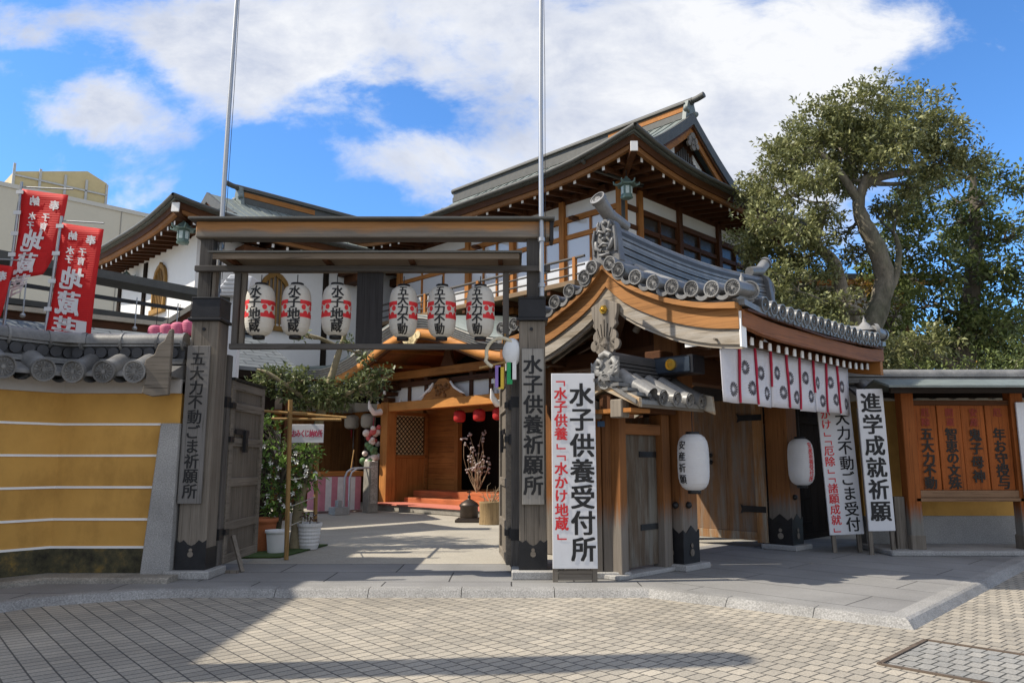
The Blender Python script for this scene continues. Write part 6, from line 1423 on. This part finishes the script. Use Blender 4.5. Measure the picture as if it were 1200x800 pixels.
# things in front of the hall
def at_uv(u, v, z=ZA): x, y = XY(u, v); return (x, y, z)
T = Thing("draped_table", "small table draped in faded red and white cloth, carrying a wooden tray", "table", (-5.1, 22.0, ZA), rz=R(38)); T.org = (0, 0, 0)
b = MB(); 
for i in range(7):
    x0 = -.62 + .18 * i; b.m(i % 2).box(x0, x0 + .178, -.42, -.40, .06, .98)
b.m(0).box(-.62, .64, -.40, .38, .95, .99); b.box(.62, .645, -.40, .38, .06, .95); b.box(-.625, -.605, -.4, .38, .06, .95); T.part("cloth", b, [PINKW, plain("pale_cloth", (.62, .58, .58), .8)])
b = MB(); b.box(-.55, .75, -.34, .34, 1.0, 1.04); b.box(-.55, .75, -.36, -.33, 1.0, 1.13); b.box(-.55, .75, .33, .36, 1.0, 1.13); b.box(-.57, -.54, -.36, .36, 1.0, 1.13); b.box(.74, .77, -.36, .36, 1.0, 1.13); T.part("tray", b, W_orange('x'))
b = MB(); b.tube([(.5, 0, 1.05), (.62, .05, 1.75)], .02, 6); T.part("stick", b, BAMBOO)
T = Thing("metal_stand", "bent steel tube stand beside the stone post", "stand", (-4.25, 21.2, ZA), rz=R(38)); T.org = (0, 0, 0)
b = MB(); b.tube([(-.25, 0, 0), (-.25, 0, .95), (-.2, 0, 1.12), (-.05, 0, 1.22), (.2, 0, 1.24), (.42, 0, 1.24)], .03, 8); b.tube([(-.25, .3, 0), (-.25, .3, .95), (-.2, .3, 1.12), (-.05, .3, 1.22), (.42, .3, 1.24)], .03, 8); T.part("tube_frame", b, STEEL)
b = MB(); b.box(-.75, -.35, -.2, .2, 0, .2); b.box(-.62, -.5, -.1, .1, .2, .38); T.part("weight_block", b, GRANITE, bevel=.01)
T = Thing("stone_post", "square rough stone post standing left of the orange porch post", "stone post", (-4.0, 21.75, ZA), rz=R(40)); T.org = (0, 0, 0)
b = MB(); b.prism([(-.16, -.16, 0), (.16, -.16, 0), (.145, -.15, 1.42), (-.145, -.15, 1.42)], (0, .32, 0)); T.part("shaft", b, STONE, bevel=.015)
b = MB(); b.box(-.1, .1, -.175, -.155, .25, 1.3); T.part("worn_panel", b, granite("pale_stone", (.40, .37, .32), 30, .4, .4))
T = Thing("incense_burner", "dark bronze domed incense burner on the ground before the steps", "incense burner", at_uv(12.32, 13.77)); T.org = (0, 0, 0); T.e.scale = (.76, .76, .80)
b = MB(); b.box(-.42, .42, -.36, .36, 0, .07); b.box(-.36, .36, -.30, .30, .07, .11); T.part("base", b, DKBRONZE, bevel=.01)
b = MB(); b.lathe([(.26, .11), (.29, .15), (.28, .42), (.31, .45), (.31, .49), (.24, .56), (.12, .63), (.05, .66), (.04, .70), (.055, .73), (.02, .78), (.005, .80)], n=20); T.part("bowl", b, DKBRONZE)
b = MB(); b.box(-.015, .015, -.015, .015, .78, .92); b.box(-.07, .07, -.012, .012, .84, .87); T.part("finial", b, DKBRONZE)
T = Thing("stump_planter", "cut log used as a planter holding dry twigs, right of the incense burner", "planter", (-.50, 17.75, ZA)); T.org = (0, 0, 0); T.e.scale = (.72, .72, .92)
b = MB(); b.lathe([(.36, 0), (.34, .2), (.35, .5), (.37, .54), (.30, .55), (.28, .50), (.01, .49)], n=22); T.part("log", b, wood("log_bark", (.27, .19, .10), 'z', .55))
b = MB(); rr = random.Random(4)
for _ in range(22): a = rr.uniform(0, 6.28); b.tube(bent((.1 * math.cos(a), .1 * math.sin(a), .5), (.35 * math.cos(a), .35 * math.sin(a), .5 + rr.uniform(.15, .5)), rr, .3, 4), [.014, .01, .007, .004], 5)
T.part("dry_twigs", b, plain("dry_twig", (.30, .22, .14), .9, .3))
T = Thing("dried_flowers", "tall pale dried flower sprays standing in the porch doorway", "flowers", (-1.0, 21.7, .62)); T.org = (0, 0, 0)
b = MB(); w = MB(); rr = random.Random(6)
for _ in range(24):
    a = rr.uniform(0, 6.28); e = Vector((rr.uniform(.1, .42) * math.cos(a), rr.uniform(.1, .4) * math.sin(a), rr.uniform(.5, 1.75))); b.tube(bent((0, 0, 0), e, rr, .1, 5), .008, 5)
    for _ in range(4): w.ball(e + Vector((rr.gauss(0, .05), rr.gauss(0, .05), rr.gauss(0, .07))), .032, 5)
T.part("stems", b, plain("dry_twig", (.30, .22, .14), .9, .3)); T.part("blossoms", w, plain("pale_blossom", (.36, .31, .30), .8, .3))
for i, (v, lab) in enumerate(((16.22, "red paper lantern under the porch beam, nearest the wall boards"), (15.4, "red paper lantern under the porch beam, middle of the three"), (14.62, "red paper lantern under the porch beam, nearest the gate post"))):
    lantern("red_lantern", lab, (*XY(14.12, v), 2.75), .17, .33, PAPERR, None, False, cap=True, cord=.1, group="red lanterns of the porch")
for v, lab in ((22.5, "small white lantern before the dark doorway, left of the pair"), (21.5, "small white lantern before the dark doorway, right of the pair")):
    x, y = XY(14.65, v); T = lantern("white_lantern", lab, (x, y, 2.84), .25, .48, PAPER, None, False, cord=.2)
    b = MB(); b.tube([(0, 0, -.26), (0, 0, -.55)], [.02, .008], 6); T.part("tassel", b, CORD)
    b = MB(); b.ball((-.02, -.225, .02), .06, 8, (1, .3, 1)); b.ball((.08, -.21, -.05), .05, 8, (1, .3, 1)); T.part("red_mark", b, REDINK)
for z, lab, c1, c2 in ((2.3, "upper cluster of colourful cloth balls hung on the orange post", (.55, .12, .12), (.7, .62, .58)), (1.72, "lower cluster of green and white cloth balls hung by the orange post", (.12, .22, .10), (.68, .60, .56))):
    x, y = XY(13.62, 19.72); T = Thing("cloth_balls", lab, "hanging ornament", (x, y, z + .4)); T.org = (0, 0, .4)
    rr = random.Random(int(z * 10))
    for nm, cc in (("coloured_ball", c1), ("pale_ball", c2)):
        b = MB()
        for _ in range(9): b.ball((rr.gauss(0, .09), rr.gauss(0, .09), rr.uniform(-.3, .3)), rr.uniform(.07, .12), 7)
        T.part(nm, b, plain(nm + str(z), cc, .8, .35, 14))
    b = MB(); b.tube([(0, 0, .2), (.02, .02, .55)], .012, 6); T.part("cord", b, CORD)
T = Thing("new_year_ornament", "straw ring, bamboo stick and coloured paper strips tied at the lantern rack's corner", "ornament", (0.0, 9.72, 2.95)); T.org = (0, 0, 0)
b = MB(); b.tube([(-.42, -.1, -.27), (.05, -.06, -.16)], .016, 7); b.tube([(-.10, -.08, -.5), (-.09, -.08, .18)], .014, 7); T.part("bamboo_stick", b, BAMBOO)
b = MB(); b.tube([(-.14 + .19 * math.cos(a) * (1 if a < 3.4 else 1.2), -.1, -.08 + .2 * math.sin(a)) for a in np.linspace(.6, 4.2, 14)], .024, 8); T.part("straw_rope", b, plain("straw", (.55, .50, .38), .9, .25, 30))
b = MB(); b.ball((.0, -.06, -.06), .17, 10, (.75, .5, 1.1)); T.part("paper_bag", b, plain("white_film", (.66, .68, .70), .35, .12, 6))
for x, z, col, nm in ((-.03, -.36, (.02, .30, .10), "green_strip"), (-.14, -.42, (.6, .42, .04), "yellow_strip"), (-.18, -.40, (.25, .16, .45), "violet_strip"), (.02, -.30, (.7, .7, .7), "white_strip")):
    b = MB(); b.box(x - .035, x + .035, -.12, -.115, z - .12, z + .16); T.part(nm, b, plain(nm, col, .6))

# ================================================================== far left: banners, corridor roofs, modern block
def banner(label, px, py, pz0, pz1, lean, bx0, bx1, z0, z1, rows, wave, curl=0.0, stripe=False):
    T = Thing("banner", label, "banner", (px, py, pz0)); T.org = (0, 0, 0); H = pz1 - pz0
    def lx(z): return (z - pz0) * lean
    b = MB(); b.tube([(0, 0, 0), (lx(pz1), 0, H)], .022, 8); b.tube([(lx(z1 + .04), 0, z1 + .04 - pz0), (bx1 - px + .03, 0, z1 + .0 - pz0)], .012, 6); T.part("pole", b, STEEL)
    def S(a, z):      # a 0..1 across, z height
        t = (z1 - z) / (z1 - z0); x = lx(z) + .03 + a * (bx1 - bx0) - curl * a * t * t * .35; y = -.02 + wave * math.sin(a * 3.6 + t * 4.0) * (.3 + t) - curl * a * t ** 3 * .3
        zz = z - pz0 - .10 * a + curl * a * max(0, t - .55) ** 1.3 * 1.0
        return Vector((x, y, zz))
    b = MB(); P = [[S(a, z) for a in np.linspace(0, 1, 9)] for z in np.linspace(z1, z0, 17)]; b.slab(P, (0, .004, 0), True); o = T.part("cloth", b, CLOTHR)
    t = MB()
    for (txt, a, zt, cell, size) in rows:
        put_text(t, txt, a * (bx1 - bx0), zt, cell, size, lambda q, z: S(q / (bx1 - bx0), z) + Vector((0, -.012, 0)), .035, mirror=True)
    T.part("lettering", t, plain("banner_white", (.72, .70, .71), .7, .05), parent=o)
    tb = MB()
    for z in np.linspace(z1 - .05, z0 + .1, 5): tb.box(lx(z) - .05, lx(z) + .06, -.03, -.02, z - pz0 - .03, z - pz0 + .03)
    T.part("loop", tb, WPLASTIC)
    if stripe:
        w = MB(); w.grid([[S(a, z) + Vector((0, -.012, 0)) for a in (.68, .9)] for z in np.linspace(z0 + .42, z0 + .02, 6)]); T.part("white_stripe", w, plain("banner_white", (.72, .70, .71), .7, .05), parent=o)
    return T
banner("red banner with white characters and a curled lower edge, middle of the three", -7.68, 11.2, 2.2, 5.78, .018, -7.57, -6.84, 4.18, 5.66, [("納", .30, 5.60, .2, .16), ("奉", .74, 5.56, .2, .17), ("水子", .28, 5.33, .15, .13), ("子育", .60, 5.33, .15, .14), ("地蔵菩", .42, 5.05, .40, .40)], .05, curl=.55)
banner("red banner with white characters hanging straight, nearest the grey gate post", -6.95, 11.0, 2.2, 5.16, .045, -6.84, -6.2, 3.2, 5.05, [("納", .30, 4.98, .2, .14), ("奉", .74, 4.95, .2, .16), ("水子", .28, 4.72, .14, .13), ("子育", .58, 4.72, .14, .13), ("地蔵菩薩", .42, 4.42, .38, .37)], .03, stripe=True)
banner("red banner cut by the left edge of the view", -8.05, 10.8, 2.0, 5.3, .02, -7.95, -7.3, 3.5, 4.42, [("奉", .8, 4.35, .2, .16)], .05, curl=.3)
T = Thing("corridor_roof", "long low corridor with slate coloured roof courses, behind the ochre wall", "corridor", (5.5, 18.5, 0), grid=True)
b = MB(); b.slab([[(0.5, 17.0, 3.72), (9.6, 17.0, 3.72)], [(0.5, 19.6, 4.95), (9.6, 19.6, 4.95)], [(.5, 22, 3.72), (9.6, 22, 3.72)]], (0, 0, -.09)); T.part("roof", b, SLATE)
b = MB(); b.box(.5, 9.6, 19.45, 19.75, 4.95, 5.08); T.part("ridge", b, COPPERD)
b = MB(); b.box(.5, 9.55, 17.02, 17.06, 3.46, 3.63); T.part("fascia", b, W_dark('x'))
for u in (1.5, 3.5, 5.5, 7.5, 9.4): b = MB(); b.box(u - .08, u + .08, 17.3, 17.46, 0, 3.6); T.part("post", b, W_brown('z'))
b = MB(); b.box(.5, 9.4, 18.0, 18.1, 0, 3.9); T.part("back_wall", b, W_dark('z'))
T = Thing("canopy", "dark canopy edge with pale gutters and hanging hooks, behind the red banners", "canopy", (4.5, 15.6, 3.4), grid=True)
b = MB(); b.bar((2.0, 16, 5.16), (7.4, 16, 4.98), .7, .16); T.part("roof_edge", b, COPPERD)
b = MB(); b.bar((1.4, 15.9, 4.72), (7.2, 15.9, 4.62), .07, .07); T.part("rail", b, IRON)
b = MB(); b.bar((1.6, 15.8, 4.20), (5.7, 15.8, 4.26), .12, .09); b.bar((5.7, 15.8, 4.26), (6.6, 15.75, 5.0), .12, .09); T.part("gutter", b, plain("pale_gutter", (.45, .40, .31), .6, .2))
b = MB(); b.bar((1.6, 15.86, 4.08), (5.75, 15.86, 4.14), .10, .14); b.bar((5.7, 15.86, 4.12), (6.6, 15.8, 4.86), .10, .14); T.part("beam", b, W_brown('x'))
for u in (2.3, 3.2, 3.9, 5.1, 5.9, 6.4): b = MB(); b.tube([(u, 15.6, 4.7), (u, 15.6, 4.12)], .012, 5); b.ball((u, 15.6, 4.08), .05, 6); T.part("hook", b, STEEL)
b = MB(); b.slab([[(1.0, 15.95, 5.22), (7.4, 15.95, 5.05)], [(1.0, 17.6, 5.55), (7.4, 17.6, 5.4)]], (0, 0, -.06)); T.part("sheet_roof", b, COPPERD)
for i, (x, z) in enumerate(((-5.74, 3.58), (-5.56, 3.60), (-5.38, 3.63), (-5.20, 3.67))):
    lantern("pink_lantern", ("pink paper lantern above the wall coping, farthest from the gate post", "pink paper lantern above the wall coping, second from the far end", "pink paper lantern above the wall coping, second from the gate post", "pink paper lantern above the wall coping, nearest the gate post")[i], (x, 12.0, z - .05), .12, .26, PAPERP, None, False, group="pink lanterns above the wall", cord=.3)
T = Thing("vent_hood", "white louvred vent hood beside the left gate post", "vent", (-6.0, 16, 5.0)); T.org = (0, 0, 0)
b = MB(); b.prism([(-.42, -.2, 0), (.30, -.2, 0), (.42, -.2, .42), (-.05, -.2, .46)], (0, .5, 0)); T.part("hood", b, WPLASTIC, bevel=.015)
b = MB()
for k in range(4): b.box(-.28 + .05 * k, .16 + .05 * k, -.22, -.2, .06 + .09 * k, .10 + .09 * k)
T.part("louvre", b, plain("louvre_grey", (.4, .41, .42), .5))
b = MB(); b.box(-.1, .1, .0, .2, -5.0, 0); T.part("duct", b, WPLASTIC)
T = Thing("modern_block", "plain beige modern building with a yellowish glazed rooftop box, at the far left", "building", (12, 64, 0), grid=True)
b = MB(); b.box(-6, 34, 60, 80, 0, 20.2); T.part("wall", b, BEIGE)
b = MB(); b.box(-6, 34, 59.9, 80, 20.2, 20.5); T.part("parapet", b, plain("parapet", (.48, .46, .41), .8, .06))
b = MB(); b.prism([(11.0, 60.5, 20.4), (17.0, 60.5, 20.4), (17.0, 60.5, 22.3), (15.6, 60.5, 22.9), (11.0, 60.5, 21.6)], (0, 5, 0)); o = T.part("rooftop_box", b, plain("ochre_panel", (.52, .42, .22), .6, .12, .8))
b = MB()
for u in (11.0, 12.6, 14.2, 15.6, 17.0): b.box(u - .08, u + .08, 60.40, 60.5, 20.4, 22.2)
b.box(11, 17, 60.4, 60.48, 21.3, 21.42); T.part("box_frame", b, plain("frame_grey", (.42, .42, .40), .5), parent=o)
for u in (0, 6, 12, 18, 24): b = MB(); b.box(u, u + .05, 59.97, 60.0, 0, 20.2); T.part("panel_joint", b, plain("joint_grey", (.22, .21, .19), .8))

tree("added_shade_tree", "leafy tree added out of view at the left to dapple the courtyard", [(-12.1, 13.4, 0), (-12.0, 13.3, 3), (-11.9, 13.2, 6), (-11.9, 13.2, 8.5)], [.26, .22, .15, .06], [],
     [(-11.8, 12.6, 6.3, .9), (-11.4, 13.8, 6.9, .85), (-12.4, 12.4, 7.6, .95), (-12.0, 14.2, 8.0, .9), (-11.4, 12.9, 8.6, .9), (-12.3, 13.6, 9.6, 1.0), (-12.7, 14.6, 7.0, .9), (-11.5, 13.2, 10.4, .7), (-12.8, 12.9, 8.9, .8)], LEAF2, BARKD, 83, dens=300, size=.2, keepy=True, gaps=.3)  # unseen crown placed so its dappled shade falls in the courtyard
# ================================================================== neighbours outside the view that shade the street from the left
T = Thing("neighbour_house", "plain two storey house standing along the street to the left", "house", (-11.5, 7.5, 0))
b = MB(); b.box(-14, -9.9, 4.7, 12.0, 0, 7.5); T.part("wall", b, BEIGE)
b = MB(); b.slab([[(-9.5, 4.4, 7.4), (-9.5, 12.4, 7.4)], [(-12, 4.4, 8.7), (-12, 12.4, 8.7)], [(-14.4, 4.4, 7.4), (-14.4, 12.4, 7.4)]], (0, 0, -.2)); T.part("roof", b, SLATE)
for y in (6.0, 8.6): b = MB(); b.box(-9.94, -9.86, y, y + 1.4, 3.9, 5.2); T.part("window", b, GLASSY)
T = Thing("added_pole", "concrete utility pole added out of view at the left for its road shadow", "utility pole", (-6.6, 5.55, 0))
b = MB(); b.tube([(-6.6, 5.3, 0), (-6.6, 5.3, 8.6)], [.27, .22], 14); T.part("pole", b, GRANITE)  # unseen pole added to cast the long streak of shade across the road
b = MB(); b.bar((-7.3, 5.3, 7.9), (-5.9, 5.3, 7.9), .09, .09); b.bar((-7.3, 5.3, 7.2), (-5.9, 5.3, 7.2), .09, .09); T.part("crossarm", b, STEEL)
b = MB(); b.tube([(-6.25, 5.3, 6.1), (-6.25, 5.3, 6.9)], .24, 14); T.part("transformer", b, plain("transformer_grey", (.4, .4, .4), .5))
